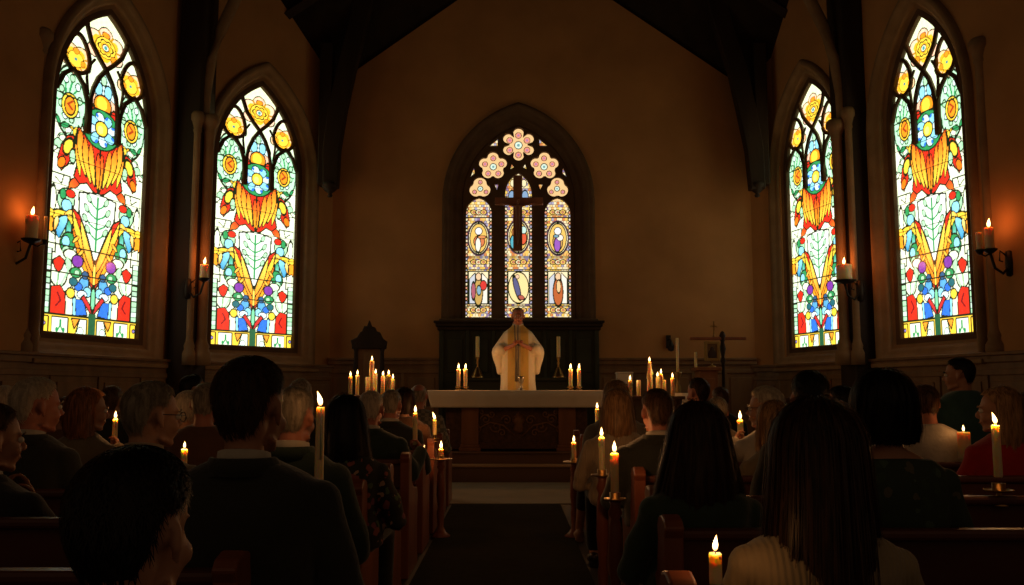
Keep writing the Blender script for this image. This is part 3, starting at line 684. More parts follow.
# unlit candles with cone feet on the shelf behind the priest
for px, sd in ((477.5,'left'),(558.5,'right')):
    b0 = at(px, 378, 14.95); b1 = at(px, 357, 14.95); b2 = at(px, 336.5, 14.95)
    t = empty('candlestick', (b0.x, 14.95, b0.z)); tag(t, 'tall cone footed candlestick on the dark shelf %s of the priest' % sd, 'candlestick')
    hh = b1.z-b0.z; bm = bmesh.new(); lathe(bm, [(0,0),(.11,0),(.115,.012),(.10,.03),(.045,.14),(.02,.18)], n=20); obj('base', bm, BRASS, t, smooth=True)
    bm = bmesh.new(); lathe(bm, [(.02,.17),(.016,hh*.6),(.026,hh*.72),(.016,hh*.8),(.035,hh*.97),(.035,hh),(0,hh)], n=14); obj('stem', bm, BRASS, t, smooth=True)
    candle(b1.x, 14.95, b1.z, b2.z-b1.z, .032, 'white unlit candle in the candlestick %s of the priest' % sd, lit=False)
# ------------------------------------------------------------------ wooden cross on the window mullions
t = empty('wooden_cross', tuple(at(517.5,200,15.78))); tag(t, 'brown wooden crucifix mounted in front of the rear window', 'cross')
o0 = t.location
a, b = at(513.2,176,15.78), at(522.3,251,15.78); bm = bmesh.new(); box(bm, a.x-o0.x, b.x-o0.x, -.05, .05, b.z-o0.z, a.z-o0.z); obj('upright', bm, CROSSW, t, bevel=.01)
a, b = at(495,198,15.78), at(543,205,15.78); bm = bmesh.new(); box(bm, a.x-o0.x, b.x-o0.x, -.06, .045, b.z-o0.z, a.z-o0.z); obj('crossbar', bm, CROSSW, t, bevel=.01)
bm = bmesh.new()     # carved corpus
q = at(517.7,205,15.7)-o0
limb(bm, q+Vector((-.3,0,.04)), q+Vector((-.03,0,-.02)), .016, .026); limb(bm, q+Vector((.3,0,.04)), q+Vector((.03,0,-.02)), .016, .026)
limb(bm, q+Vector((0,0,-.03)), q+Vector((0,0,-.3)), .05, .04); limb(bm, q+Vector((-.015,0,-.3)), q+Vector((.0,0,-.7)), .034, .018); limb(bm, q+Vector((.015,0,-.3)), q+Vector((.004,-.01,-.7)), .034, .018)
ell(bm, q+Vector((.01,-.02,.075)), (.035,.04,.05))
link('corpus', remesh(bm, .012, 2), CROSSW, t)
# ------------------------------------------------------------------ carved tabernacle chair, votive table, lectern, processional candle
xc = at(369,350,15.3).x; zt = at(369,324,15.3).z
t = empty('throne', (xc,15.3,0)); tag(t, 'tall carved dark wood throne with pointed crest against the left of the back wall', 'chair')
def pxz(px, py): v = at(px, py, 15.3); return (v.x-xc, v.z)
crest = [pxz(*q) for q in ((353,345),(352,341),(358,338),(361,333),(363,332),(365,327),(368,327),(369.5,323),(371,327),(374,328),(376,332),(379,333),(382,339),(386,342),(385,348),(353,348))]
o = plate('crest', [crest], .14, TIMBER, Matrix.Translation((0,.02,0)), t, bevel=.015)
x0, x1 = pxz(354,360)[0], pxz(384,360)[0]; ztop = pxz(369,346)[1]
bm = bmesh.new(); box(bm, x0+.05, x1-.05, .02, .08, .4, ztop); box(bm, x0+.16, x1-.16, -.005, .08, .9, ztop-.1); obj('backrest', bm, OAK, t, bevel=.01)
for x in (x0+.03, x1-.03):
    bm = bmesh.new(); lathe(bm, [(0,0),(.05,0),(.05,.5),(.035,.52),(.05,.56),(.035,.9),(.045,1.4),(.03,ztop-.1),(.055,ztop),(.055,ztop+.06),(0,ztop+.12)], x, 0, 0, 12); obj('post', bm, TIMBER, t, smooth=True)
bm = bmesh.new(); box(bm, x0, x1, -.5, .08, .38, .46); box(bm, x0, x0+.07, -.5, .05, 0, .75); box(bm, x1-.07, x1, -.5, .05, 0, .75); obj('seat', bm, OAK, t, bevel=.01)
# votive stands with candle clusters
def votive(cxp, Yv, zt, w, lab):
    c = at(cxp, 395, Yv); t = empty('votive_table', (c.x,Yv,0)); tag(t, lab, 'table')
    bm = bmesh.new(); box(bm, -w/2, w/2, -.16, .16, zt-.04, zt); obj('table_top', bm, STEP, t, bevel=.008)
    for sx_ in (-1,1):
        for sy_ in (-1,1):
            bm = bmesh.new(); lathe(bm, [(0,0),(.022,0),(.03,.1),(.02,.3),(.032,.5),(.03,zt-.04),(0,zt-.04)], sx_*(w/2-.06), sy_*.11, 0, 10); obj('leg', bm, STEP, t, smooth=True)
    bm = bmesh.new(); box(bm, -w/2+.04, w/2-.04, -.11, .11, zt-.12, zt-.04); obj('apron', bm, STEP, t)
zv = at(372,395,10.8).z; votive(372, 10.8, zv, .72, 'narrow wooden table of lit candles left of the altar')
LC = [(350.5,376.5,3.6,0,'leftmost candle of the left votive table'),(357.5,375,3.6,.06,'second candle from the left on the left votive table'),(367.5,377,4,.1,'short stub candle behind the tallest of the left votive table'),(372,361,4.4,-.02,'tallest candle of the left votive table, in its middle'),(375.5,374,3.6,.08,'candle just right of the tallest on the left votive table'),(383,376,4.2,.02,'short thick candle third from the right end of the left votive table'),(388.8,375,4,-.06,'second candle from the right end of the left votive table'),(393,379,3.4,.07,'rightmost and shortest candle of the left votive table')]
for i, (px, yt, wp, dy, lab) in enumerate(LC):
    c = at(px, yt, 10.8+dy); b_ = zv
    candle(c.x, 10.8+dy, b_, c.z-b_, wp/2*10.8/F, lab, lit=(i not in (2,)), power=(.9 if i in (0,1,3,6,7) else .0), fh=.06, lean=random.uniform(-.1,.1), group='candles on the left votive table')
zv2 = at(655,396,10.6).z; votive(652, 10.6, zv2, .72, 'narrow wooden table of lit candles right of the altar')
RC = [(630,380.5,4,0,'leftmost candle of the right votive table',1),(638.5,380,4,.06,'unlit second candle from the left on the right votive table',0),(649.5,362,5,0,'tall tapered candle rising over the right votive table',1),(657.5,377,3.6,.08,'thin candle right of the tall tapered one',1),(661,374,3.6,-.05,'candle in the middle of the trio right of the tall tapered one',1),(664,380,4,.04,'short candle at the right of the trio on the right votive table',0),(672.5,378,4.2,0,'rightmost candle of the right votive table',1)]
for i, (px, yt, wp, dy, lab, lit) in enumerate(RC):
    c = at(px, yt, 10.6+dy)
    candle(c.x, 10.6+dy, zv2, c.z-zv2, (1.9 if i == 2 else 1)*wp/2*10.6/F*(.72 if i==2 else 1), lab, lit=bool(lit), power=.9 if lit and i != 3 else 0, fh=.06, lean=random.uniform(-.1,.1), group='candles on the right votive table', taper=.5 if i == 2 else 1)
# credence table with white cloth at far right
c = at(681,398,11.2); t = empty('side_table', (c.x,11.2,0)); tag(t, 'small side table under a white cloth right of the candle table', 'table')
bm = bmesh.new(); n = 28; zt = at(681,393,11.2).z
R0 = [bm.verts.new((.09*math.cos(2*PI*k/n), .09*math.sin(2*PI*k/n), zt)) for k in range(n)]; bm.faces.new(R0); prev = R0
for q in range(1,5):
    ring = [bm.verts.new(((.09+.010*q+.012*q*math.sin(7*2*PI*k/n)*.5)*math.cos(2*PI*k/n), (.09+.010*q+.012*q*math.sin(7*2*PI*k/n)*.5)*math.sin(2*PI*k/n), zt-.09*q)) for k in range(n)]
    for k in range(n): bm.faces.new((prev[k], prev[(k+1)%n], ring[(k+1)%n], ring[k]))
    prev = ring
obj('cloth', bm, LINEN, t, smooth=True)
bm = bmesh.new(); lathe(bm, [(0,0),(.12,0),(.12,.03),(.03,.06),(.03,zt-.03),(.085,zt-.02),(0,zt-.02)], n=16); obj('pedestal', bm, STEP, t, smooth=True)
# small white box against the back panelling
c = at(624,376,14.6); t = empty('credence_chest', (c.x,14.6,0)); tag(t, 'plain pale chest on a dark stand right of the altar', 'chest')
bm = bmesh.new(); a = at(616.5,372,14.6); b = at(632,384,14.6); box(bm, a.x-c.x, b.x-c.x, -.12, .12, b.z, a.z); box(bm, a.x-c.x-.01, b.x-c.x+.01, -.13, .13, a.z-.03, a.z); obj('chest', bm, LINEN, t, bevel=.01)
bm = bmesh.new(); box(bm, a.x-c.x+.02, b.x-c.x-.02, -.1, .1, .0, b.z); obj('stand', bm, OAK, t)
# lectern with framed icon, standing crucifix and beam
Yl = 14.2
def P(px, py): return at(px, py, Yl)
c = P(708,370); t = empty('lectern', (c.x,Yl,0)); tag(t, 'brown wooden lectern cabinet under the framed icon on the right', 'lectern')
a, b = P(697,371), P(716,400); bm = bmesh.new(); box(bm, a.x-c.x, b.x-c.x, -.2, .2, 0, a.z); box(bm, a.x-c.x+.05, b.x-c.x-.05, -.215, .2, .3, a.z-.12); obj('cabinet', bm, ALTAR, t, bevel=.01)
bm = bmesh.new(); box(bm, a.x-c.x-.05, b.x-c.x+.05, -.25, .25, a.z, P(700,367.5).z); obj('top', bm, ALTAR, t, bevel=.01)
zl = P(700,367.5).z
c2 = P(712,352); t = empty('framed_icon', (c2.x,Yl,zl)); tag(t, 'small gilt framed icon of a dark figure standing on the lectern', 'icon')
a, b = P(704,341.5), P(720,361); x0, x1, z0, z1_ = a.x-c2.x, b.x-c2.x, b.z-zl, a.z-zl
bm = bmesh.new(); box(bm, x0, x0+.045, -.03, .02, z0, z1_); box(bm, x1-.045, x1, -.03, .02, z0, z1_); box(bm, x0+.045, x1-.045, -.03, .02, z0, z0+.045); box(bm, x0+.045, x1-.045, -.03, .02, z1_-.045, z1_); obj('frame', bm, GOLD, t, bevel=.006)
bm = bmesh.new(); box(bm, x0+.04, x1-.04, -.005, .015, z0+.04, z1_-.04); obj('panel', bm, mat('icon_ground', (.22,.13,.05), .5), t)
bm = bmesh.new(); ell(bm, ((x0+x1)/2, -.01, z1_-.12), (.03,.012,.04)); ell(bm, ((x0+x1)/2, -.01, z0+.10), (.065,.012,.09)); obj('figure', bm, mat('icon_figure', (.05,.025,.018), .5), t, smooth=True)
bm = bmesh.new(); lathe(bm, [(0,0),(.07,0),(.06,.02),(.015,.04),(.015,z0+.02),(0,z0+.02)], (x0+x1)/2, .02, 0, 14); obj('stand', bm, GOLD, t, smooth=True)
c3 = P(713.5,336.5); Yb = Yl+.2; t = empty('carved_beam', (at(717,338,Yb).x,Yb,0)); tag(t, 'thin horizontal wooden beam on a post behind the framed icon', 'beam')
a, b = at(690,337,Yb), at(746,340,Yb); cx = t.location.x; bm = bmesh.new(); box(bm, a.x-cx, b.x-cx, -.03, .03, b.z, a.z); obj('bar', bm, CROSSW, t, bevel=.008)
q = at(722.5,338,Yb).x-cx; bm = bmesh.new(); lathe(bm, [(0,0),(.12,0),(.12,.03),(.03,.06),(.025,1.6),(.045,1.66),(.025,1.72),(.05,1.85),(.03,1.95),(.05,a.z+.02),(.03,a.z+.08),(0,a.z+.1)], q, .0, 0, 12); obj('post', bm, TIMBER, t, smooth=True)
# small brass cross above it
b0, b1 = at(714,337,Yb), at(714,321,Yb); t = empty('brass_cross', (b0.x,Yb,b0.z)); tag(t, 'small thin brass cross standing on the horizontal beam', 'cross')
hh = b1.z-b0.z; bm = bmesh.new(); box(bm, -.012, .012, -.01, .01, 0, hh); box(bm, -.055, .055, -.01, .01, hh*.62, hh*.62+.022); obj('cross', bm, BRASS, t, bevel=.003)
bm = bmesh.new(); lathe(bm, [(0,0),(.035,0),(.02,.02),(.012,.05),(0,.05)], n=12); obj('foot', bm, BRASS, t, smooth=True)
a = at(695.5,366,Yl); candle(at(695.8,367,Yl).x, Yl, zl, .24, .022, 'pale unlit candle at the left of the lectern top', lit=False)
# tall paschal candlestick
Yp = 13.4; b1 = at(677,338,Yp); t = empty('paschal_stand', (b1.x,Yp,0)); tag(t, 'tall pale turned candle pole on a round foot, right of the candle table', 'candle stand')
zm_ = at(677,372,Yp).z; bm = bmesh.new(); lathe(bm, [(0,0),(.15,0),(.15,.03),(.05,.08),(.025,.2),(.04,.5),(.025,.6),(.03,1.1),(.05,1.2),(.025,1.3),(.03,zm_-.1),(.06,zm_-.02),(.06,zm_),(0,zm_)], n=16); obj('pole', bm, GOLD, t, smooth=True)
candle(b1.x, Yp, zm_, b1.z-zm_, .020, 'tall pale unlit paschal candle left of the framed icon', lit=False)
Yi = 15.72; c = at(670,345,Yi); t = empty('wall_bracket', (c.x,Yi,c.z)); tag(t, 'small dark iron lamp bracket on the back wall beside the paschal candle', 'bracket')
bm = bmesh.new(); tube(bm, [(0,.16,.1),(0,.0,.12),(0,-.1,.08)], .012, 6); lathe(bm, [(0,-.12),(.05,-.1),(.06,-.02),(.03,.04),(.012,.08),(0,.09)], 0, -.1, 0, 12); box(bm, -.04, .04, .13, .17, -.05, .18); obj('bracket', bm, IRON, t)
# ------------------------------------------------------------------ wall sconces
def sconce(px, py, Y, candles, lab, wallp, big=1.0, plab=None):
    """iron arm from the pier (wallp plan point, z) to a dish under the candles"""
    cs = []
    c0 = at(px, py, Y); t = empty('wall_sconce', tuple(c0)); tag(t, lab, 'sconce')
    w = Vector(wallp)-c0
    bm = bmesh.new(); tube(bm, [tuple(w+Vector((0,0,-.12))), tuple(w*.6+Vector((0,0,-.24))), tuple(w*.2+Vector((0,0,-.2))), (0,0,-.04)], .016, 8)
    tube(bm, [tuple(w*.8+Vector((0,0,-.02))), tuple(w*.5+Vector((0,0,.02))), tuple(w*.45+Vector((0,0,-.1))), tuple(w*.6+Vector((0,0,-.1)))], .010, 6)
    obj('arm', bm, IRON, t, smooth=True)
    bm = bmesh.new(); lathe(bm, [(0,-.16),(.05,-.14),(.06,0),(.05,.14),(0,.16)], w.x, w.y, w.z-.1, 12); obj('wall_plate', bm, IRON, t, smooth=True)
    for i, (dx, wpx, hpx, lit, clab) in enumerate(candles):
        cc = at(px+dx, py, Y); r = wpx/2*Y/F; hh = at(px+dx, py-hpx, Y).z-cc.z
        yo = 0.05*i
        bm = bmesh.new(); lathe(bm, [(0,-.05),(.02,-.045),(r*1.1,-.02),(r*1.5,-.0),(r*1.55,.012),(r*1.1,.008),(0,.004)], cc.x-c0.x, yo, 0, 16)
        if i: tube(bm, [(0,0,-.04),((cc.x-c0.x)*.5,yo*.5,-.07),(cc.x-c0.x,yo,-.03)], .01, 6)
        obj('drip_dish', bm, IRON, t, smooth=True)
        candle(cc.x, Y+yo, cc.z+.004, hh, r, clab, lit=lit, power=(6 if Y > 12 else 2.6) if lit else 0, fh=.11, lean=.1, lcol=(1,.24,.05))
xw = at(12,240,10.4)
sconce(31, 240, 10.3, [(0,12,24,True,'thick lit candle on the sconce at the far left pier'),(11.5,3.5,24,False,'thin unlit candle beside the thick one on the far left sconce')], 'black iron wall sconce with two candles at the far left pier', (at(9,245,10.36).x, 10.36, at(9,245,10.36).z))
sconce(204, 279, 12.85, [(0,8,14,True,'lit candle on the sconce between the two left windows')], 'black iron wall sconce between the two left windows', (at(188,282,13.06).x, 13.06, at(188,282,13.06).z))
sconce(844.5, 281, 12.75, [(0,15,16,True,'thick lit candle on the sconce between the two right windows')], 'black iron wall sconce between the two right windows', (at(860,284,12.86).x, 12.86, at(860,284,12.86).z))
sconce(990, 250, 10.3, [(0,9,22,True,'lit candle on the sconce at the far right pier'),(-8,6,18,False,'shorter unlit candle on the far right sconce')], 'black iron wall sconce with two candles at the far right pier', (at(1010,255,10.36).x, 10.36, at(1010,255,10.36).z))
# ------------------------------------------------------------------ pews
LROWS = [1.35+.9*k for k in range(10)]; RROWS = [2.0+.9*k for k in range(9)]; LXE, RXE = -.65, .62
ZP = .74
def pew(side, length=3.5):
    """local origin: floor under the aisle end, back plane at y=0, sitters at +y; extends along side*x"""
    t = empty('pew'); g = side
    bm = bmesh.new(); a, b = sorted((g*.05, g*(length-.05)))
    v = [(a,-.012,.44),(b,-.012,.44)]
    for (z0, z1, yo) in ((.12,.40,.06),(.40,.56,.035),(.56,ZP-.035,.012)):
        box(bm, a, b, yo-.012, yo+.012, z0, z1)
    obj('backrest', bm, PEW, t, bevel=.004)
    bm = bmesh.new(); box(bm, a, b, -.03, .035, ZP-.035, ZP); obj('top_rail', bm, PEW, t, bevel=.012)
    bm = bmesh.new(); box(bm, a, b, .05, .45, .385, .42); box(bm, a, b, .40, .43, .33, .385); obj('seat', bm, PEW, t, bevel=.01)
    bm = bmesh.new(); box(bm, a, b, -.13, -.03, .50, .515); box(bm, a, b, -.135, -.12, .50, .56); obj('book_ledge', bm, PEW, t, bevel=.003)
    prof = [(-.06,0),(.50,0),(.50,.06),(.46,.10),(.46,.40),(.49,.46),(.44,.52),(.22,.545),(.10,.60),(.075,.70),(.085,.745),(.055,.775),(.0,.785),(-.05,.775),(-.075,.75),(-.06,.72)]
    for xx in (0.0, g*(length-.06)):
        bm = bmesh.new(); xa, xb = (xx, xx+g*.06)
        A = [bm.verts.new((xa,y,z)) for y, z in prof]; B = [bm.verts.new((xb,y,z)) for y, z in prof]
        bm.faces.new(A); bm.faces.new(B[::-1]); n = len(A)
        for k in range(n): bm.faces.new((A[k], A[(k+1)%n], B[(k+1)%n], B[k]))
        e = obj('end_panel', bm, PEWEND, t, bevel=.008)
    return t
words = ['first','second','third','fourth','fifth','sixth','seventh','eighth','ninth','tenth']
for side, rows, xe, sn in ((-1, LROWS, LXE, 'left'), (1, RROWS, RXE, 'right')):
    p0 = pew(side)
    for k, y in enumerate(rows):
        o = p0 if k == 0 else copy_tree(p0)
        o.location = (xe-(.29,.15,.06,0,0,0,0,0,0,0)[k]*(side == 1), y, 0)
        lab = 'reddish brown wooden pew %s of the aisle, ' % sn + ('nearest the camera' if k == 0 else 'nearest the altar' if k == len(rows)-1 else words[k]+' row from the camera')
        tag(o, lab, 'pew', 'rows of pews %s of the aisle' % sn)
# ------------------------------------------------------------------ people
def cloth(name, col, col2=None, rough=.9, scale=8, bump=.35, bscale=45): return mat(name, col, rough, vary=.3, col2=col2, scale=scale, bump=bump, bscale=bscale, sheen=.3, spec=.15)
def hairmat(name, col, col2):
    if name in MATS: return MATS[name]
    m, nt, b = newmat(name); N = nt.nodes; L = nt.links
    tc = N.new('ShaderNodeTexCoord'); mp = N.new('ShaderNodeMapping'); mp.inputs['Scale'].default_value = (1,1,.12); L.new(tc.outputs['Object'], mp.inputs[0])
    nz = N.new('ShaderNodeTexNoise'); nz.inputs['Scale'].default_value = 90; nz.inputs['Detail'].default_value = 3; L.new(mp.outputs[0], nz.inputs[0])
    rp = N.new('ShaderNodeValToRGB'); rp.color_ramp.elements[0].position = .35; rp.color_ramp.elements[1].position = .65
    rp.color_ramp.elements[0].color = (*col2,1); rp.color_ramp.elements[1].color = (*col,1); L.new(nz.outputs[0], rp.inputs[0])
    L.new(rp.outputs[0], b.inputs['Base Color']); b.inputs['Roughness'].default_value = .42; b.inputs['Specular IOR Level'].default_value = .5
    tr = N.new('ShaderNodeBsdfTranslucent'); L.new(rp.outputs[0], tr.inputs[0]); mx = N.new('ShaderNodeMixShader'); mx.inputs[0].default_value = .5
    L.new(b.outputs[0], mx.inputs[1]); L.new(tr.outputs[0], mx.inputs[2]); L.new(mx.outputs[0], N['Material Output'].inputs[0])
    MATS[name] = m; return m
HB = hairmat('hair_black', (.022,.014,.009), (.008,.005,.004)); HD = hairmat('hair_dark_brown', (.11,.05,.024), (.03,.015,.008))
HM = hairmat('hair_mid_brown', (.24,.125,.06), (.08,.04,.02)); HG = hairmat('hair_grey', (.60,.52,.40), (.26,.22,.16))
HW = hairmat('hair_white', (.90,.82,.66), (.55,.48,.38)); HL = hairmat('hair_blonde', (.75,.47,.22), (.32,.17,.07)); HR = hairmat('hair_auburn', (.75,.32,.11), (.26,.10,.035))
def floral(name, base, cols, sc):
    m, nt, b = newmat(name); N = nt.nodes; L = nt.links; tc = N.new('ShaderNodeTexCoord')
    v = N.new('ShaderNodeTexVoronoi'); v.inputs['Scale'].default_value = sc; L.new(tc.outputs['Object'], v.inputs[0])
    nz = N.new('ShaderNodeTexNoise'); nz.inputs['Scale'].default_value = sc*1.3; L.new(tc.outputs['Object'], nz.inputs[0])
    r1 = N.new('ShaderNodeValToRGB'); r1.color_ramp.interpolation = 'CONSTANT'; e = r1.color_ramp.elements
    e[0].color = (*cols[0],1); e[1].position = .35; e[1].color = (*cols[1],1); x = e.new(.6); x.color = (*cols[2],1); x = e.new(.8); x.color = (*cols[3],1)
    s_ = N.new('ShaderNodeSeparateColor'); L.new(v.outputs['Color'], s_.inputs[0]); L.new(s_.outputs[0], r1.inputs[0])
    r2 = N.new('ShaderNodeMath'); r2.operation = 'MULTIPLY_ADD'; L.new(v.outputs['Distance'], r2.inputs[0]); r2.inputs[1].default_value = 1.0; L.new(nz.outputs[0], r2.inputs[2])
    th = N.new('ShaderNodeMath'); th.operation = 'GREATER_THAN'; L.new(r2.outputs[0], th.inputs[0]); th.inputs[1].default_value = .86
    mx = N.new('ShaderNodeMix'); mx.data_type = 'RGBA'; L.new(th.outputs[0], mx.inputs[0]); L.new(r1.outputs[0], mx.inputs[6]); mx.inputs[7].default_value = (*base,1)
    L.new(mx.outputs[2], b.inputs['Base Color']); b.inputs['Roughness'].default_value = .85; MATS[name] = m; return m
def knit(name, col):
    m = cloth(name, col); nt = m.node_tree; N = nt.nodes; L = nt.links; b = N['Principled BSDF']
    tc = N.new('ShaderNodeTexCoord'); w = N.new('ShaderNodeTexWave'); w.inputs['Scale'].default_value = 22; w.inputs['Distortion'].default_value = 1.5; L.new(tc.outputs['Object'], w.inputs[0])
    bp = N.new('ShaderNodeBump'); bp.inputs['Strength'].default_value = .5; bp.inputs['Distance'].default_value = .004; L.new(w.outputs['Fac'], bp.inputs['Height']); L.new(bp.outputs[0], b.inputs['Normal'])
    return m
def plaid(name, c1, c2):
    m, nt, b = newmat(name); N = nt.nodes; L = nt.links; tc = N.new('ShaderNodeTexCoord'); k = N.new('ShaderNodeTexChecker'); k.inputs['Scale'].default_value = 28
    k.inputs[1].default_value = (*c1,1); k.inputs[2].default_value = (*c2,1); L.new(tc.outputs['Object'], k.inputs[0]); L.new(k.outputs[0], b.inputs['Base Color']); b.inputs['Roughness'].default_value = .9; return m
SUIT = cloth('dark_suit_cloth', (.034,.036,.028)); SUITG = cloth('dark_green_cloth', (.030,.050,.034)); NAVY = cloth('charcoal_cloth', (.03,.03,.034)); SHIRT = cloth('white_shirt_cloth', (.62,.56,.46))
BROWN = cloth('brown_cloth', (.16,.075,.04)); OLIVE = cloth('olive_beige_cloth', (.22,.17,.10)); TAN = cloth('tan_cloth', (.42,.32,.22)); TEAL = cloth('teal_shirt_cloth', (.05,.12,.11)); RED = cloth('red_knit_cloth', (.40,.018,.014))
GREYC = cloth('grey_cloth', (.20,.18,.15)); CREAM = knit('cream_knit', (.36,.28,.165)); BEIGE = knit('beige_knit', (.42,.32,.21)); GREEN = cloth('deep_green_cloth', (.035,.06,.035)); TROU = cloth('dark_trouser_cloth', (.03,.027,.024)); SHOE = mat('dark_leather', (.03,.018,.012), .4)
TANSHOE = mat('tan_leather', (.38,.19,.10), .5)
EYE_W = mat('eye_white', (.75,.70,.62), .25, vary=.02); IRIS = mat('iris', (.03,.018,.01), .15); LIP = mat('lip', (.40,.13,.10), .5); GLASSFR = mat('glasses_frame', (.02,.015,.012), .3)
def spline(pts, n=10):
    """catmull-rom through rows of numbers"""
    out = []; P_ = [pts[0]]+list(pts)+[pts[-1]]
    for i in range(1, len(P_)-2):
        for k in range(n):
            t = k/n; out.append(tuple(.5*((2*b)+(-a+c)*t+(2*a-5*b+4*c-d)*t*t+(-a+3*b-3*c+d)*t**3) for a,b,c,d in zip(P_[i-1],P_[i],P_[i+1],P_[i+2])))
    out.append(tuple(pts[-1])); return out
def loft(bm, rows, n=28, M=None, pw=2.3):
    """rows of (z, cx, cy, rx, ry), closed by caps"""
    prev = None; first = None
    for z, cx, cy, rx, ry in rows:
        ring = []
        for k in range(n):
            a = 2*PI*k/n; c, s_ = math.cos(a), math.sin(a); q = Vector((cx+rx*math.copysign(abs(c)**(2/pw), c), cy+ry*math.copysign(abs(s_)**(2/pw), s_), z))
            ring.append(bm.verts.new(M @ q if M is not None else q))
        if prev:
            for k in range(n): bm.faces.new((prev[k], prev[(k+1)%n], ring[(k+1)%n], ring[k]))
        else: first = ring
        prev = ring
    cap_ends(bm, first, prev)
def torso_rows(zs, zb, inf, sw, belly=0):
    """seated torso between pelvis base zb and shoulder line zs"""
    h = zs-zb; k = sw/.19; i = inf
    R = [(zb-.04,0,.02,.165+i,.125+i),(zb+.05*h,0,.01,.178+i,.135+i+belly*.5),(zb+.35*h,0,.0,(.150+i)*k,.112+i+belly),(zb+.62*h,0,-.005,(.162+i)*k,.120+i+belly*.4),(zb+.82*h,0,-.01,(.170+i)*k,.112+i),
         (zb+.95*h,0,-.012,(.158+i)*k,.090+i),(zb+1.03*h,0,-.012,(.118+i)*k,.072+i),(zb+1.03*h+.035,0,-.008,.066+i,.058+i)]
    return spline(R, 5)
def head_shape(bm, M, ears=True, nose=1., female=False):
    j = .9 if female else 1
    ell(bm, (0,-.012,.035), (.074,.095,.084), M=M, sub=4)
    ell(bm, (0,-.035,-.035), (.056,.058,.062), M=M)
    ell(bm, (0,.028,-.028), (.058*j,.062,.082), M=M); ell(bm, (0,.03,-.075), (.043*j,.048,.034), M=M); ell(bm, (0,.064,-.098), (.018,.018,.015), M=M)
    for g in (-1,1):
        ell(bm, (g*.036,.056,-.035), (.024,.027,.024), M=M); limb(bm, (g*.006,.084,.023), (g*.036,.074,.021), .010, .009, 8, M=M)
        ell(bm, (g*.009,.102,-.033), (.008,.008,.006), M=M); limb(bm, (g*.062,.0,-.075), (g*.022,.062,-.096), .009, .012, 8, M=M)
        if ears:
            ell(bm, (g*.081,-.012,-.002), (.008,.017,.030), rot=Euler((.15,0,g*.45)), M=M); ell(bm, (g*.076,-.004,-.028), (.008,.010,.013), M=M)
    limb(bm, (0,.084,.014), (0,.108*nose,-.026), .007, .0105, 8, M=M)
    ell(bm, (0,.083,-.056), (.023,.011,.006), M=M); ell(bm, (0,.081,-.068), (.019,.011,.006), M=M)
def hand(bm, W, d, pn, curl=.6, sc=1., thumb=1):
    """palm and five fingers: W wrist, d direction of the palm, pn palm normal (side the fingers close to), thumb=+-1 side"""
    d = Vector(d).normalized(); pn = Vector(pn); pn = (pn-d*pn.dot(d)).normalized(); s_ = d.cross(pn)*thumb; W = Vector(W)
    q = Matrix((s_, pn, d)).transposed().to_4x4(); q.translation = W
    ell(bm, (0,0,.045*sc), (.038*sc,.014*sc,.05*sc), M=q); ell(bm, (0,0,.01*sc), (.026*sc,.019*sc,.03*sc), M=q)
    for k, (off, ln) in enumerate(((.028,.040),(.009,.046),(-.010,.043),(-.028,.034))):
        p_ = W+s_*off*sc+d*.085*sc; a = curl*.35+.12
        for j_ in range(3):
            L_ = ln*sc*(1,.62,.5)[j_]; v = d*math.cos(a)+pn*math.sin(a); e = p_+v*L_; limb(bm, p_, e, (.0088-.0008*j_)*sc, (.0082-.0009*j_)*sc, 8); p_ = e; a += curl*1.15+.08*k
    p_ = W+s_*.028*sc+d*.025*sc+pn*.006; a = .75
    for j_ in range(3):
        L_ = (.034,.030,.024)[j_]*sc; v = (s_*math.sin(a)+d*math.cos(a)+pn*(.25+curl*.55*j_)).normalized(); e = p_+v*L_; limb(bm, p_, e, (.0115-.001*j_)*sc, (.0105-.001*j_)*sc, 8); p_ = e; a -= .35+.3*curl
def scalp(th, ph, t):
    """point on the skull shell: th from the back (0) to the front (pi), ph from the crown"""
    s_ = math.sin(ph); low = ph > PI/2
    x = (.074+t)*math.sin(th)*(s_**1.3 if low else s_); y = -.012-(.095+t)*math.cos(th)*(s_**1.9 if low and math.cos(th) > 0 else s_); z = .035+(.084+t if not low or math.cos(th) < -.3 else .19)*math.cos(ph)
    return Vector((x,y,z))
def hairline(th, bald=0):
    a = abs(th)/PI; pts = [(0,2.16),(.25,2.08),(.36,1.80),(.42,1.50),(.52,1.50),(.58,1.55),(.64,1.18),(.78,.98),(1,.90)]
    for (a0,v0),(a1,v1) in zip(pts, pts[1:]):
        if a <= a1: return v0+(v1-v0)*(a-a0)/(a1-a0)
    return .9
def ribbons(bm_arr, paths, w):
    V, Fq = bm_arr
    for P_ in paths:
        base = len(V); n = len(P_); 
        for i, q in enumerate(P_):
            t = (P_[min(i+1,n-1)]-P_[max(i-1,0)]); sd = t.cross(Vector((q.x,q.y+.02,.02)))
            if sd.length < 1e-6: sd = Vector((1,0,0))
            sd.normalize(); ww = w*(1-.75*(i/(n-1))**2)
            V.append(q+sd*ww); V.append(q-sd*ww)
        for i in range(n-1): k = base+2*i; Fq.append((k,k+1,k+3,k+2))
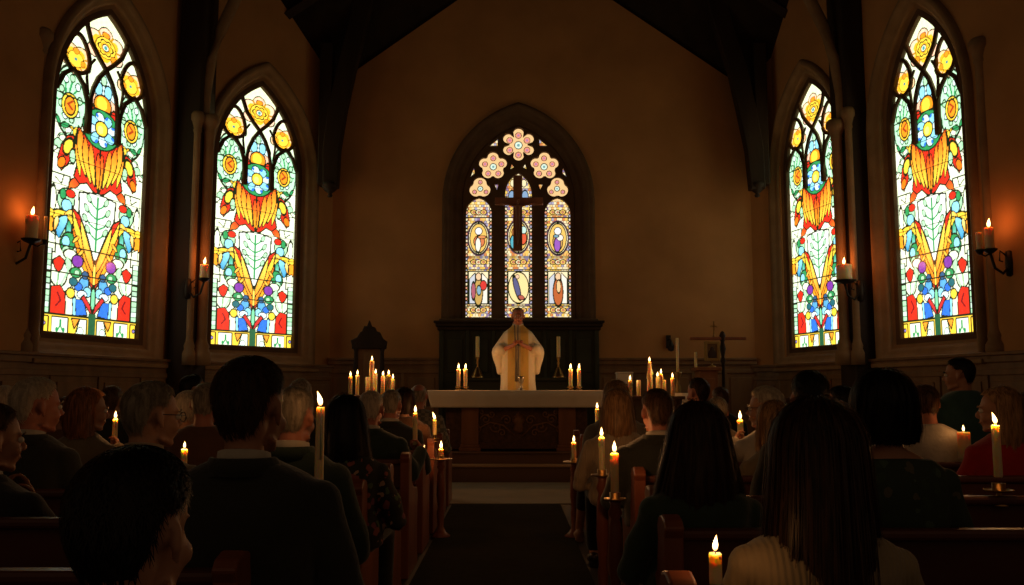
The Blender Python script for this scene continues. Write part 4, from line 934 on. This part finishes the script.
def make_hair(M, st, mt, parent, rnd):
    """st: kind, length, thickness, strands, width"""
    kind = st[0]; ln = st[1]; th0 = st[2]; ns = st[3]; V = []; Fq = []
    if kind == 'short':
        NT, NP = 40, 14; bald = ln if ln < 0 else 0
        for i in range(NT):
            th = -PI+2*PI*i/NT
            for j_ in range(NP+1):
                u = j_/NP; ph = hairline(th)*u
                edge = 1-u**5; t = th0*edge*(1+.12*math.sin(5*th+3*ph)+.08*math.sin(11*th-4*ph)) - .002*(u > .99)
                if bald and u < .62: t = -.004
                V.append(scalp(th, max(ph,1e-3), t))
        for i in range(NT):
            for j_ in range(NP): a = i*(NP+1)+j_; b = ((i+1)%NT)*(NP+1)+j_; Fq.append((a,a+1,b+1,b))
        paths = []
        for k in range(ns):
            th = rnd.uniform(-PI,PI); hl = hairline(th); u0 = (rnd.random()**.6)*.97; ph = hl*u0
            if bald and u0 < .64: continue
            L_ = rnd.uniform(.5,1)*abs(ln)*(1.0-.5*u0)+.004; dph = L_/.095; dth = rnd.uniform(-.15,.15)
            e = .3 if u0 < .8 else .1; tt = th0*(1-u0**5)
            paths.append([scalp(th, ph, tt*.8), scalp(th+dth*.4, ph+dph*.45, tt+.004*e*3), scalp(th+dth, ph+dph*.85, tt*.8+.006*e*rnd.random()*3+.002)])
        ribbons((V,Fq), paths, .0011 if ns > 1500 else .0018)
    else:
        # curtain of hair falling from the crown round the sides and back
        thf = st[4] if len(st) > 4 else 1.95; wid = st[5] if len(st) > 5 else 1.0; NT = 44; NA, NB = 12, 18
        def path_pt(th, u, extra=0.0):
            """u 0..1 over the skull, 1..2 down the fall"""
            fr = abs(th)/PI; wave = .004*math.sin(9*th+2*u)+.003*math.sin(23*th)
            if abs(th) > thf and u > 1: u = 1
            pm = 1.45 if abs(th) <= thf else max(hairline(th), 1.0)
            if u <= 1: return scalp(th, max(pm*u,1e-3), th0*(1 if u > .15 else .8+.2*u/.15)+wave*u+extra)
            s_ = u-1; p0 = scalp(th, pm, th0+wave+extra); l = ln*(1-.10*(abs(th)/thf)**2+.02*math.sin(17*th))
            kx = 1+(.30*wid*s_**1.15-(.20*max(0,s_-.8)*2) if ln > .2 else .12*s_); ky = 1-.25*s_ if math.cos(th) > 0 else 1
            z = p0.z-s_*l; q = Vector((p0.x*kx, p0.y*ky, z))
            if ln > .18 and math.cos(th) > 0: q.y = min(q.y, -.035) - .03*math.sin(PI*min(1, s_*.8))*math.cos(th)
            if ln <= .18: q.x *= 1-.15*max(0,s_-.7)*2; 
            return q
        nrow = NA+NB+1
        for i in range(NT+1):
            th = -PI+2*PI*i/NT
            for j_ in range(nrow):
                u = j_/NA if j_ <= NA else 1+(j_-NA)/NB
                V.append(path_pt(th, u))
        for i in range(NT):
            th = -PI+2*PI*(i+.5)/NT
            for j_ in range(nrow-1):
                if j_ >= NA and abs(th) > thf-.06: continue
                a = i*nrow+j_; b = (i+1)*nrow+j_; Fq.append((a,a+1,b+1,b))
        # inner side of the fall, so the hair has thickness
        base = len(V); sl = [i for i in range(NT+1) if abs(-PI+2*PI*i/NT) <= thf+.08]
        for i in sl:
            th = -PI+2*PI*i/NT
            for j_ in range(NB+1):
                q = path_pt(th, 1+j_/NB if abs(th) <= thf else 1); c = Vector((0,-.01,q.z)); V.append(q+(c-q)*(.22 if j_ else .05))
        for a_ in range(len(sl)-1):
            for j_ in range(NB): a = base+a_*(NB+1)+j_; b = a+NB+1; Fq.append((a,b,b+1,a+1))
        for a_ in range(len(sl)-1):
            i = sl[a_]; Fq.append((i*nrow+nrow-1, (i+1)*nrow+nrow-1, base+(a_+1)*(NB+1)+NB, base+a_*(NB+1)+NB))
        for e_, a_ in ((sl[0], 0), (sl[-1], len(sl)-1)):
            for j_ in range(NB): a = e_*nrow+NA+j_; b = base+a_*(NB+1)+j_; Fq.append((a,a+1,b+1,b))
        paths = []
        for k in range(ns):
            th = rnd.uniform(-thf, thf)*(.98); u0 = rnd.random()**1.3*1.3; u1 = min(2.03+rnd.uniform(-.15,.03), u0+rnd.uniform(.6,1.5)); ex = rnd.uniform(-.002,.007)+(.012*rnd.random() if rnd.random() < .06 else 0); dt = rnd.uniform(-.12,.12)
            paths.append([path_pt(max(-thf,min(thf,th+dt*(i/9)**2)), u0+(u1-u0)*i/9, ex*(1 if i else .2)) for i in range(10)])
        ribbons((V,Fq), paths, .0014 if ns > 1500 else .0024)
    me = bpy.data.meshes.new('hair'); me.from_pydata([tuple(M @ v) for v in V], [], Fq); me.update()
    for p_ in me.polygons: p_.use_smooth = True
    return link('hair', me, mt, parent)
n_person = 0
def person(px, top, Y, label, hair, hm, topm, skinm=SK1, yaw=0, hyaw=0, hpitch=0, sw=.19, female=False, collar=None, vox=.011, bottom=TROU, shoe=SHOE, raise_=None, belly=.0, glasses=False, eyes=False, neck_open=0., hs=1., leg=0, hold=None, hshift=0., cuff=None, bare=False):
    """a seated person; px/top = where crown of the head shows, Y = distance of the head"""
    global n_person; n_person += 1; rnd = random.Random(n_person*13)
    T = at(px, top, Y); ht = hair[2] if hair else 0
    t = empty('person', (T.x, Y-.02, 0), yaw); tag(t, label, 'person')
    zt = T.z-ht*.8; hc = zt-.119*hs; zn = hc-.125*hs; zs = zn-.038; zb = .50
    Hm = Matrix.Translation((hshift,.02,hc)) @ Matrix.Translation((0,-.03,-.06)) @ Euler((-hpitch,0,hyaw)).to_matrix().to_4x4() @ Matrix.Translation((0,.03,.06)) @ Matrix.Diagonal((hs,hs,hs,1))
    B = bmesh.new()
    head_shape(B, Hm, ears=True, female=female)
    limb(B, (hshift*.9,-.012,hc-.055), (0,-.022,zs+.005), .049 if not female else .042, .060 if not female else .05)
    loft(B, torso_rows(zs, zb, -.012, sw, belly))
    sh = {}; G = bmesh.new(); loft(G, torso_rows(zs, zb, .014 if not female else .008, sw, belly), pw=2.4)
    hz = zs-.072; ar = .050 if not female else .042
    if hold:
        g0, hp, hy, hY = hold; c_ = at(hp, hy, hY); c_ = Euler((0,0,-yaw)).to_matrix() @ Vector((c_.x-T.x, hY-(Y-.02), c_.z-.035)); dd = Vector((-.35*g0,.85,.25)).normalized(); W_ = c_-dd*.072-Vector((-g0,0,0))*.024
        raise_ = {g0: ((g0*(sw+.06), min(.10,W_.y*.4), W_.z-.15), tuple(W_), tuple(dd), (-g0,0,0), 1.25)}
    for g in (-1,1):
        Sh = Vector((g*(sw-.02), -.01, hz)); E = Vector((g*(sw+.055), .03, hz-.27*min(1,(zs-zb)/.45))); W = Vector((g*.09, .27, .60))
        pn = (0,0,-1); d = Vector((-g*.5,.8,-.1)); cu = .5; pts = (Sh, E, W)
        if raise_ and g in raise_:
            E = Vector(raise_[g][0]); W = Vector(raise_[g][1]); d = Vector(raise_[g][2]); pn = raise_[g][3]; cu = raise_[g][4]
        limb(B, Sh, E, ar*.9, ar*.72); limb(B, E, W, ar*.74, ar*.48)
        hand(B, W, d, pn, cu, .95 if not female else .86, thumb=(g if not raise_ or g not in raise_ or len(raise_[g]) < 6 else raise_[g][5]))
        ell(G, Sh+Vector((0,0,.004)), (ar+.012,ar+.014,ar+.010)); limb(G, Sh, E, ar+.014, ar+.006); limb(G, E, E+(W-E)*.93, ar+.007, ar*.48+.018)
        # legs
        H = Vector((g*.09, .06, .50)); K = Vector((g*(.12+.0), .47, .50)); A = Vector((g*.12, .46, .09))
        if leg and g == leg: K = Vector((g*.20,.45,.50)); A = Vector((g*.24,.58,.10))
        limb(B, H, K, .068, .048); limb(B, K, A, .050, .034); ell(B, (A.x, A.y+.05, .045), (.035,.09,.028)); ell(B, (A.x,A.y-.01,.06), (.03,.04,.04))
        sh[g] = (H,K,A)
    body = link('body', remesh(B, vox, 2), skinm, t)
    g_ = remesh(G, max(vox, .010), 4)
    # soft folds in the cloth
    n = len(g_.vertices); co = np.zeros(n*3); g_.vertices.foreach_get('co', co); co = co.reshape(-1,3); no = np.zeros(n*3); g_.vertices.foreach_get('normal', no); no = no.reshape(-1,3)
    f1 = rnd.uniform(0,6); x, y, z = co.T
    w = .0035*np.sin(26*z+9*x+f1+3*np.sin(7*x+f1))*(.4+.6*np.clip(np.abs(x)/.2,0,1))+.003*np.sin(38*z-22*y+12*x+2*f1+2*np.sin(11*z))
    co += no*w[:,None]
    if neck_open: co[:,2] = np.where(z > zs+.01, np.minimum(z, zs+.01+(z-zs-.01)*.2), z)
    g_.vertices.foreach_set('co', co.ravel()); g_.update()
    link('jacket' if topm in (SUIT,SUITG,NAVY,BROWN,OLIVE) else 'shirt' if topm in (SHIRT,TAN,TEAL,GREYC) else 'sweater', g_, topm, t)
    Lg = bmesh.new()
    ell(Lg, (0,.03,.50), (.185,.15,.085))
    for g in (-1,1):
        H,K,A = sh[g]; limb(Lg, H, K, .082, .062); kk = A+(K-A)*(.12 if not bare else .45); limb(Lg, K, kk, .062, .050)
    link('trousers', remesh(Lg, .014, 3), bottom, t)
    for g in (-1,1):
        A = sh[g][2]; bm = bmesh.new(); ell(bm, (A.x, A.y+.055, .042), (.043,.115,.034)); ell(bm, (A.x, A.y-.02, .055), (.04,.05,.045)); box(bm, A.x-.035, A.x+.035, A.y-.06, A.y-.005, .0, .03)
        link('shoe', remesh(bm, .01, 2), shoe, t)
    if collar:
        bm = bmesh.new(); rn = .062 if not female else .055
        for r0, z0, z1, c_ in ((rn, zs+.030, zs+.075, 0),):
            n = 26; prev = None; rings = []
            for rr, zz in ((r0+.012,z0),(r0+.006,z1),(r0-.001,z1+.002),(r0+.002,z0)):
                rings.append([bm.verts.new((rr*math.sin(2*PI*k/n), -.012+(rr)*math.cos(2*PI*k/n)*1.0, zz-.022*(math.cos(2*PI*k/n)+1)/2)) for k in range(n)])
            for a, b in zip(rings, rings[1:]+rings[:1]):
                for k in range(n): bm.faces.new((a[k], a[(k+1)%n], b[(k+1)%n], b[k]))
        obj('collar', bm, collar, t, smooth=True)
        if topm in (SUIT,SUITG,NAVY,BROWN):
            bm = bmesh.new(); n = 30; rings = []
            for rr, zz in ((rn+.040,zs+.008),(rn+.020,zs+.052),(rn+.013,zs+.053),(rn+.016,zs+.01)):
                rings.append([bm.verts.new((rr*1.08*math.sin(a_), -.014+rr*math.cos(a_), zz-.05*max(0,math.cos(a_)))) for a_ in [2*PI*k/n for k in range(n)]])
            for a, b in zip(rings, rings[1:]+rings[:1]):
                for k in range(n): bm.faces.new((a[k], a[(k+1)%n], b[(k+1)%n], b[k]))
            obj('jacket_collar', bm, topm, t, smooth=True)
    if cuff:
        for g in (-1,1):
            if raise_ and g in raise_:
                E = Vector(raise_[g][0]); W = Vector(raise_[g][1]); bm = bmesh.new(); tube(bm, [E+(W-E)*.88, E+(W-E)*.96], [.033,.032], 14); obj('cuff', bm, cuff, t, smooth=True)
    if hair: make_hair(Hm, hair, hm, t, rnd)
    if eyes:
        for g in (-1,1):
            c = Hm @ Vector((g*.031,.079,.002)); bm = bmesh.new(); ell(bm, c, (.0125,)*3); e = obj('eye', bm, EYE_W, t, smooth=True)
            bm = bmesh.new(); c2 = Hm @ Vector((g*.031,.0885,.001)); ell(bm, c2, (.0058,)*3, sub=2); obj('iris', bm, IRIS, e, smooth=True)
            bm = bmesh.new(); tube(bm, [Hm @ Vector((g*.013,.098,.020)), Hm @ Vector((g*.030,.094,.027)), Hm @ Vector((g*.049,.078,.019))], [.003,.004,.002], 6); obj('eyebrow', bm, hm, t, smooth=True)
        bm = bmesh.new(); tube(bm, [Hm @ Vector((-.02,.089,-.062)), Hm @ Vector((0,.0935,-.0615)), Hm @ Vector((.02,.089,-.062))], [.002,.0038,.002], 6); obj('mouth', bm, LIP, t, smooth=True)
    if glasses:
        bm = bmesh.new()
        for g in (-1,1):
            tube(bm, [Hm @ Vector((g*.033+.023*math.cos(a), .100, .0+.018*math.sin(a))) for a in [2*PI*k/14 for k in range(15)]], .0017, 5)
            tube(bm, [Hm @ Vector((g*.056,.099,.006)), Hm @ Vector((g*.072,.07,.008)), Hm @ Vector((g*.080,.0,.012)), Hm @ Vector((g*.078,-.012,.0))], .0017, 5)
        tube(bm, [Hm @ Vector((-.009,.106,.003)), Hm @ Vector((.009,.106,.003))], .0017, 5); obj('glasses', bm, GLASSFR, t)
    return t, Hm, (zs, hc)
R_ = math.radians
SH = lambda l=.022, t=.012, n=500: ('short', l, t, n)
LO = lambda l, t=.016, n=700, thf=1.95, w=1.: ('long', l, t, n, thf, w)
# left block, front of the picture first
person(136,449,1.55,'person with short black hair nearest the camera at lower left, head bowed', SH(.03,.018,5000), HB, NAVY, SK1, hyaw=R_(-14), sw=.17, vox=.008, hs=1.08)
person(-9,404,3.35,'man in dark jacket at the left edge resting his chin on his hand', SH(.025,.012,1500), HM, NAVY, SK2, hyaw=R_(-40), eyes=True, collar=SHIRT, vox=.008, hs=1.05,
       raise_={1:((.22,.12,.60),(.10,.17,.75),(-.4,-.1,.85),(-.5,-.6,.2),.8)}, cuff=SHIRT)
person(150,382,3.35,'grey haired man with glasses and light collar, looking right, left of the big suited man', SH(.03,.013,2500), HG, OLIVE, SK1, hyaw=R_(-42), glasses=True, eyes=True, collar=TAN, vox=.008)
person(36,378,4.25,'white haired man in a dark jacket behind the chin resting man, looking right', SH(.025,.012,1500), HW, SUIT, SK3, hyaw=R_(-40), eyes=True, collar=SHIRT, vox=.009, hs=1.08)
person(251,358,2.45,'tall dark haired man in dark suit with white collar, largest figure on the left', SH(.026,.013,5000), HD, SUIT, SK2, hyaw=R_(-16), collar=SHIRT, sw=.22, vox=.008, hs=1.09)
person(294,387,3.35,'grey haired man in dark suit just right of the big suited man', SH(.022,.010,2000), HG, SUITG, SK3, hyaw=R_(-14), collar=SHIRT, sw=.185, vox=.009, hs=.90)
person(87,388,5.15,'auburn haired woman in olive jacket beside a lit candle, face to the right', LO(.20,.016,1800,1.75), HR, OLIVE, SK1, hyaw=R_(-48), female=True, eyes=True, sw=.175, vox=.008, hold=(1,114.5,437,5.4))
person(207,383,5.15,'grey haired man in a reddish brown jacket half hidden left of the big suited man', SH(.015,.006,600), HG, BROWN, SK3, hyaw=R_(0), sw=.20)
person(347,396,4.25,'woman with long dark hair and a floral blouse beside the aisle', LO(.27,.012,3500,1.95,1.6), HB, floral('floral_blouse', (.03,.028,.022), [(.30,.09,.07),(.10,.16,.07),(.48,.30,.20),(.2,.06,.10)], 26), SK1, female=True, sw=.185)
person(5,386,6.05,'white haired person behind the left edge man', SH(.02,.014,500), HW, SUIT, SK3, hyaw=R_(-10))
person(189,391,6.05,'woman with pale hair gathered up, between the glasses man and the big suited man', SH(.03,.018,900), HW, GREYC, SK1, female=True, sw=.17)
person(301,379,6.05,'balding grey man seen just over the grey haired man beside the big candle', SH(.012,.006,400), HG, SUIT, SK3, sw=.18)
person(371,391,6.05,'white haired man in dark green jacket lifting a candle at the aisle', SH(.016,.006,1000), HW, SUITG, SK3, hyaw=R_(-6), collar=SHIRT, sw=.215, hs=1.04, vox=.008, hold=(1,415,441,6.3))
person(66,397,6.95,'person with dull brown hair between the white haired man and the auburn woman', SH(.02,.01,300), HM, BROWN, SK2)
person(113,386,6.95,'person with short brown hair behind the auburn woman and her candle', SH(.02,.012,300), HM, SUIT, SK2)
person(192,375,6.95,'dark haired person looking right, far back beside the left pier', SH(.025,.014,300), HB, SUIT, SK1, hyaw=R_(-50))
person(391,390,6.95,'grey haired man in dark jacket ahead of the white haired candle holder', SH(.016,.006,500), HG, SUIT, SK3, hyaw=R_(-12), sw=.21, collar=SHIRT)
person(405,388,7.85,'woman with dark shoulder length hair near the left altar candles', LO(.14,.014,700,1.8,.6), HD, BROWN, SK1, female=True)
person(419,384,8.75,'bald grey man in plaid jacket nearest the altar on the left', SH(-.012,.004,300), HG, plaid('plaid_cloth', (.22,.20,.16), (.10,.10,.085)), SK3, sw=.21)
# right block
person(813,403,2.2,'woman with very long brown hair and cream knit sweater, nearest on the right', LO(.56,.026,9000,2.0,1.5), HD, CREAM, SK1, female=True, sw=.195, vox=.009, hs=1.06)
person(697,403,3.1,'woman with long dark hair and deep green top by the aisle candles', LO(.34,.018,6000,2.0,2.8), HD, GREEN, SK1, female=True, sw=.18, vox=.009)
person(881,372,3.1,'woman with a black bob and dark patterned green top', LO(.15,.026,4500,2.0,1.0), HB, floral('patterned_green_top', (.028,.045,.028), [(.03,.05,.03),(.035,.06,.03),(.10,.09,.05),(.06,.10,.06)], 22), SK2, female=True, sw=.205, vox=.009, neck_open=1)
person(808,371,4.0,'dark haired man behind the long haired woman in cream', SH(.026,.014,1800), HB, SUIT, SK2, hyaw=R_(-10), collar=SHIRT)
person(657,389,4.9,'brown haired man in a dark suit ahead of the woman in green', SH(.03,.015,1800), HM, SUIT, SK3, hyaw=R_(10), sw=.20, collar=SHIRT)
person(773,401,4.9,'light brown haired woman mostly hidden behind the woman in cream', LO(.2,.014,900,1.9,.6), HL, OLIVE, SK1, female=True, sw=.17, hyaw=R_(10))
person(1000,387,4.9,'blonde woman in a red sweater looking left at the right edge', LO(.28,.015,2500,1.7,.7), HL, RED, SK1, hyaw=R_(58), female=True, eyes=True, sw=.195, vox=.009)
person(617,389,5.8,'woman with long straight blonde hair and beige sweater at the aisle', LO(.26,.015,2200,1.95,1.2), HL, BEIGE, SK1, female=True, sw=.19)
person(767,387,5.8,'white haired woman with dark glasses looking left at a held candle', SH(.035,.022,1400), HW, SHIRT, SK1, hyaw=R_(62), female=True, eyes=True, glasses=True, vox=.008, hs=1.04, hold=(-1,740.5,431,6.05))
person(843,386,5.8,'dark haired man with white collar looking left behind the black bob', SH(.025,.013,800), HB, SUIT, SK2, hyaw=R_(50), collar=SHIRT, eyes=True)
person(924,385,5.8,'short haired reddish brown man in a white shirt right of the black bob', SH(.018,.010,800), HM, SHIRT, SK3, hyaw=R_(0), sw=.22)
person(1027,392,5.8,'brown haired person cut off by the right edge', SH(.025,.013,300), HM, BROWN, SK2)
person(616,381,6.7,'long haired blonde woman in grey directly ahead of the beige sweater woman', LO(.20,.018,1200,1.9,.8), HL, GREYC, SK1, female=True, sw=.20, leg=-1, bare=True, shoe=TANSHOE)
person(717,397,6.7,'person with short pale hair and tan shirt left of the held candle', SH(.018,.008,600), HG, TAN, SK3, sw=.21, hs=.92)
person(960,358,6.7,'tall dark haired man in a teal shirt looking left by the right wall', SH(.028,.014,900), HB, TEAL, SK2, hyaw=R_(55), eyes=True, vox=.009, sw=.20)
person(699,378,7.6,'dark brown haired man ahead of the pale haired person, right of the candle table', SH(.025,.013,500), HD, BROWN, SK3, hyaw=R_(35), collar=SHIRT)
person(789,398,7.6,'person barely seen between the white haired woman and the dark haired man', SH(.01,.006,200), HM, SUIT, SK1)
person(720,387,8.5,'brown haired person furthest forward in the right pews', SH(.02,.012,300), HM, SUIT, SK2)
# ---- priest behind the altar
def priest():
    Y = 12.98; T = at(518, 307.5, Y); zf = z2+.15
    b_ = bmesh.new(); box(b_, -1.0, 1.0, -.35, .35, z2, zf-.002)
    o = obj('footpace', b_, STEP, None, bevel=.01); o.location = (T.x, Y, 0); tag(o, 'low wooden platform behind the altar under the priest', 'platform')
    t = empty('person', (T.x, Y, zf), PI); tag(t, 'balding priest in cream and gold vestments standing behind the altar, hands joined', 'person')
    hs = 1.12; hc = T.z-zf-.119*hs; zs = hc-.125*hs-.045
    Hm = Matrix.Translation((0,.03,hc)) @ Euler((-.10,0,.04)).to_matrix().to_4x4() @ Matrix.Diagonal((hs,hs,hs,1))
    B = bmesh.new(); head_shape(B, Hm); limb(B, (0,.0,hc-.06), (0,-.01,zs), .057, .066)
    loft(B, spline([(.85,0,0,.15,.11),(1.0,0,0,.16,.12),(1.2,0,0,.17,.12),(zs-.05,0,0,.18,.10),(zs+.02,0,0,.12,.08),(zs+.06,0,0,.07,.06)],4))
    for g in (-1,1):
        Sh = Vector((g*.14,0,zs-.075)); E = Vector((g*.27,.05,zs-.32)); W = Vector((g*.055,.30,zs-.235))
        limb(B, Sh, E, .05, .042); limb(B, E, W, .042, .027)
        hand(B, W, (-g*.55,.35,.42), (-g*.8,.5,-.5), .55, 1.0, thumb=-g)
        limb(B, (g*.09,0,.9), (g*.10,0,.5), .08, .055); limb(B, (g*.10,0,.5), (g*.10,-.02,.09), .052, .038); ell(B, (g*.10,.06,.045), (.04,.11,.035))
    link('body', remesh(B, .008, 2), SK3, t)
    m, nt, b = newmat('chasuble_cloth'); N = nt.nodes; L = nt.links; tc = N.new('ShaderNodeTexCoord'); sp = N.new('ShaderNodeSeparateXYZ'); L.new(tc.outputs['Object'], sp.inputs[0])
    ab = N.new('ShaderNodeMath'); ab.operation = 'ABSOLUTE'; L.new(sp.outputs[0], ab.inputs[0]); rp = N.new('ShaderNodeValToRGB'); rp.color_ramp.interpolation = 'CONSTANT'; e = rp.color_ramp.elements
    GOc = (.74,.50,.13,1); CRc = (.88,.80,.60,1); e[0].color = (.62,.50,.28,1); e[1].position = .035; e[1].color = GOc; x = e.new(.145); x.color = CRc
    L.new(ab.outputs[0], rp.inputs[0]); nz = N.new('ShaderNodeTexNoise'); nz.inputs['Scale'].default_value = 30; mx = N.new('ShaderNodeMix'); mx.data_type = 'RGBA'; mx.blend_type = 'MULTIPLY'; mx.inputs[0].default_value = .25
    L.new(rp.outputs[0], mx.inputs[6]); L.new(nz.outputs['Color'], mx.inputs[7]); L.new(mx.outputs[2], b.inputs['Base Color']); b.inputs['Roughness'].default_value = .8
    G = bmesh.new()
    loft(G, spline([(.02,0,0,.285,.20),(.3,0,0,.275,.19),(.7,0,0,.262,.18),(.95,0,.01,.25,.175),(1.15,0,.01,.25,.165),(zs-.10,0,0,.225,.145),(zs-.03,0,0,.185,.115),(zs+.025,0,0,.12,.085),(zs+.065,0,0,.075,.07)],5), n=40)
    for g in (-1,1):
        Sh = Vector((g*.15,0,zs-.085)); E = Vector((g*.285,.04,zs-.31)); W = Vector((g*.25,.12,zs-.30))
        limb(G, Sh, E, .075, .095); limb(G, E, W, .095, .085); limb(G, Vector((g*.30,.05,zs-.34)), Vector((g*.27,.07,zs-.62)), .085, .035)
    me = remesh(G, .011, 4); n = len(me.vertices); co = np.zeros(n*3); me.vertices.foreach_get('co', co); co = co.reshape(-1,3); no = np.zeros(n*3); me.vertices.foreach_get('normal', no); no = no.reshape(-1,3); x, y, z = co.T
    co += no*(.009*np.sin(34*x+2*np.sin(3*z))*np.clip((1.35-z)/.8,0,1)+.004*np.sin(20*z+30*np.abs(x)))[:,None]; me.vertices.foreach_set('co', co.ravel()); me.update()
    link('chasuble', me, m, t)
    bm = bmesh.new(); tube(bm, [(0,.10,zs+.06),(.005,.175,zs-.1),(.0,.21,zs-.3),(0,.195,zs-.75)], [.008,.009,.010,.011], 8, .4); tube(bm, [(.05,.09,zs+.06),(.045,.17,zs-.12),(.03,.20,zs-.3),(.035,.19,zs-.75)], [.008,.009,.010,.011], 8, .4); obj('stole', bm, GREYC, t, smooth=True)
    bm = bmesh.new(); n = 24; rr = []
    for r0, z0 in ((.085,zs+.045),(.076,zs+.085),(.070,zs+.085),(.075,zs+.045)): rr.append([bm.verts.new((r0*math.cos(2*PI*k/n), .002+r0*math.sin(2*PI*k/n), z0)) for k in range(n)])
    for a, c in zip(rr, rr[1:]+rr[:1]):
        for k in range(n): bm.faces.new((a[k], a[(k+1)%n], c[(k+1)%n], c[k]))
    obj('collar', bm, SHIRT, t, smooth=True)
    make_hair(Hm, ('short',-.014,.006,500), HG, t, random.Random(2))
    for g in (-1,1):
        bm = bmesh.new(); ell(bm, Hm @ Vector((g*.031,.079,.002)), (.013,)*3); e = obj('eye', bm, EYE_W, t, smooth=True)
        bm = bmesh.new(); ell(bm, Hm @ Vector((g*.031,.0885,-.001)), (.006,)*3, sub=2); obj('iris', bm, IRIS, e, smooth=True)
        bm = bmesh.new(); tube(bm, [Hm @ Vector((g*.013,.098,.020)), Hm @ Vector((g*.030,.094,.026)), Hm @ Vector((g*.049,.078,.018))], [.003,.005,.003], 6); obj('eyebrow', bm, HG, t, smooth=True)
    bm = bmesh.new(); tube(bm, [Hm @ Vector((-.022,.0965,-.064)), Hm @ Vector((0,.1005,-.0635)), Hm @ Vector((.022,.0965,-.064))], [.002,.0038,.002], 6); obj('mouth', bm, LIP, t, smooth=True)
priest()
# chalice on the altar in front of him
c = at(521, 390, 12.5); t = empty('chalice', (c.x,12.45,AZ+.004)); tag(t, 'small silver chalice standing on the altar cloth before the priest', 'chalice')
bm = bmesh.new(); lathe(bm, [(0,0),(.05,0),(.045,.012),(.014,.03),(.02,.06),(.012,.08),(.03,.10),(.042,.16),(.045,.19),(.041,.19),(.036,.15),(0,.11)], n=18); obj('cup', bm, mat('silver', (.6,.55,.45), .3, metal=1), t, smooth=True)
# ------------------------------------------------------------------ candles among the congregation
px_candle(114.5,439,419,5.4,5,'lit candle held before the auburn haired woman', fh=.045, power=1.0)
px_candle(183,486,449,4.05,6,'lit candle left of the big suited man', fh=.03, power=.8)
px_candle(318,514,407,3.15,9.5,'tallest lit candle on the left, thick and close beside the suited man', fh=.052, power=.25, lean=-.25, taper=.85)
px_candle(415,445,413,6.3,4.6,'lit candle in the raised hand of the white haired man', fh=.05, power=.6)
px_candle(434.5,434.5,420,7.65,4,'lit candle on a left pew end top, its flame leaning to the aisle', fh=.065, power=.6, lean=-.3)
a = at(434.5,435,7.65); holder(a.x, 7.65, a.z, .04, 'small brass dish on a left pew end top under the leaning flame', stem=.02)
def post(px, Ydisc, ydisc, ytop, wpx, lab, fh, lab2):
    a = at(px, ydisc, Ydisc); t = empty('candle_post', (a.x, Ydisc, 0)); tag(t, 'wooden post with brass dish under '+lab2, 'candle stand')
    zz = a.z; bm = bmesh.new(); lathe(bm, [(0,0),(.075,0),(.08,.02),(.045,.05),(.024,.09),(.030,.2),(.022,.24),(.034,zz*.55),(.030,zz*.8),(.020,zz*.86),(.034,zz*.9),(.022,zz-.03),(.03,zz-.008),(0,zz-.008)], n=16); obj('pole', bm, PEWEND, t, smooth=True)
    bm = bmesh.new(); r = 24/2*Ydisc/F*.9; lathe(bm, [(0,-.012),(.02,-.012),(r,-.004),(r*1.03,.004),(r*.9,.002),(.025,.004),(.026,.03),(0,.03)], 0,0,zz,20); obj('drip_dish', bm, BRASS, t, smooth=True)
    b = at(px, ytop, Ydisc); candle(a.x, Ydisc, zz+.02, b.z-zz-.02, wpx/2*Ydisc/F, lab, fh=fh, power=1.5)
post(615, 4.37, 499, 453, 8, 'nearer lit candle on a post by the right pew ends', .055, 'the nearer candle by the right pew ends')
post(602, 5.0, 475, 437, 6, 'second lit candle on a post by the right pew ends', .05, 'the second candle by the right pew ends')
post(574, 7.4, 462, 442, 4.5, 'far small lit candle on a post before the right pews', .05, 'the far small candle right of the aisle')
post(441, 7.4, 459, 449, 5, 'short lit candle on a post beside the left pew ends', .065, 'the short candle beside the left pew ends')
px_candle(597.5,442.5,409,7.4,4,'small lit candle just right of the altar cloth end', fh=.05, power=.4)
px_candle(740.5,434,420,6.05,6,'lit candle held up by the white haired woman', fh=.06, power=1.6)
px_candle(716,584.2,553,2.0,12.5,'thick lit candle low in front of the cream sweater, bottom of the photo', fh=.035, power=.2, lean=.1)
px_candle(965,459.5,432,5.6,12,'short thick lit candle left of the red sweater', fh=.04, power=.35)
a = at(998.5,483,3.8); holder(a.x, 3.8, a.z, .060, 'brass dish on the pew rail under the tall right hand candle', stem=.06)
px_candle(998.5,477,425,3.8,8,'tall slim lit candle on a dish before the red sweater woman', fh=.05, power=1.3, lean=-.25)
# ------------------------------------------------------------------ light
w = bpy.data.worlds.new('world'); S.world = w; w.use_nodes = True
bg = w.node_tree.nodes['Background']; bg.inputs[0].default_value = (.9,.55,.30,1); bg.inputs[1].default_value = .07
vs = S.view_settings; vs.view_transform = 'Standard'; vs.look = 'None'; vs.exposure = 0; vs.gamma = 1; vs.use_curve_mapping = False
S.cycles.max_bounces = 6; S.cycles.diffuse_bounces = 4; S.cycles.glossy_bounces = 2; S.cycles.transmission_bounces = 2; S.cycles.use_denoising = True; S.cycles.sample_clamp_indirect = 3
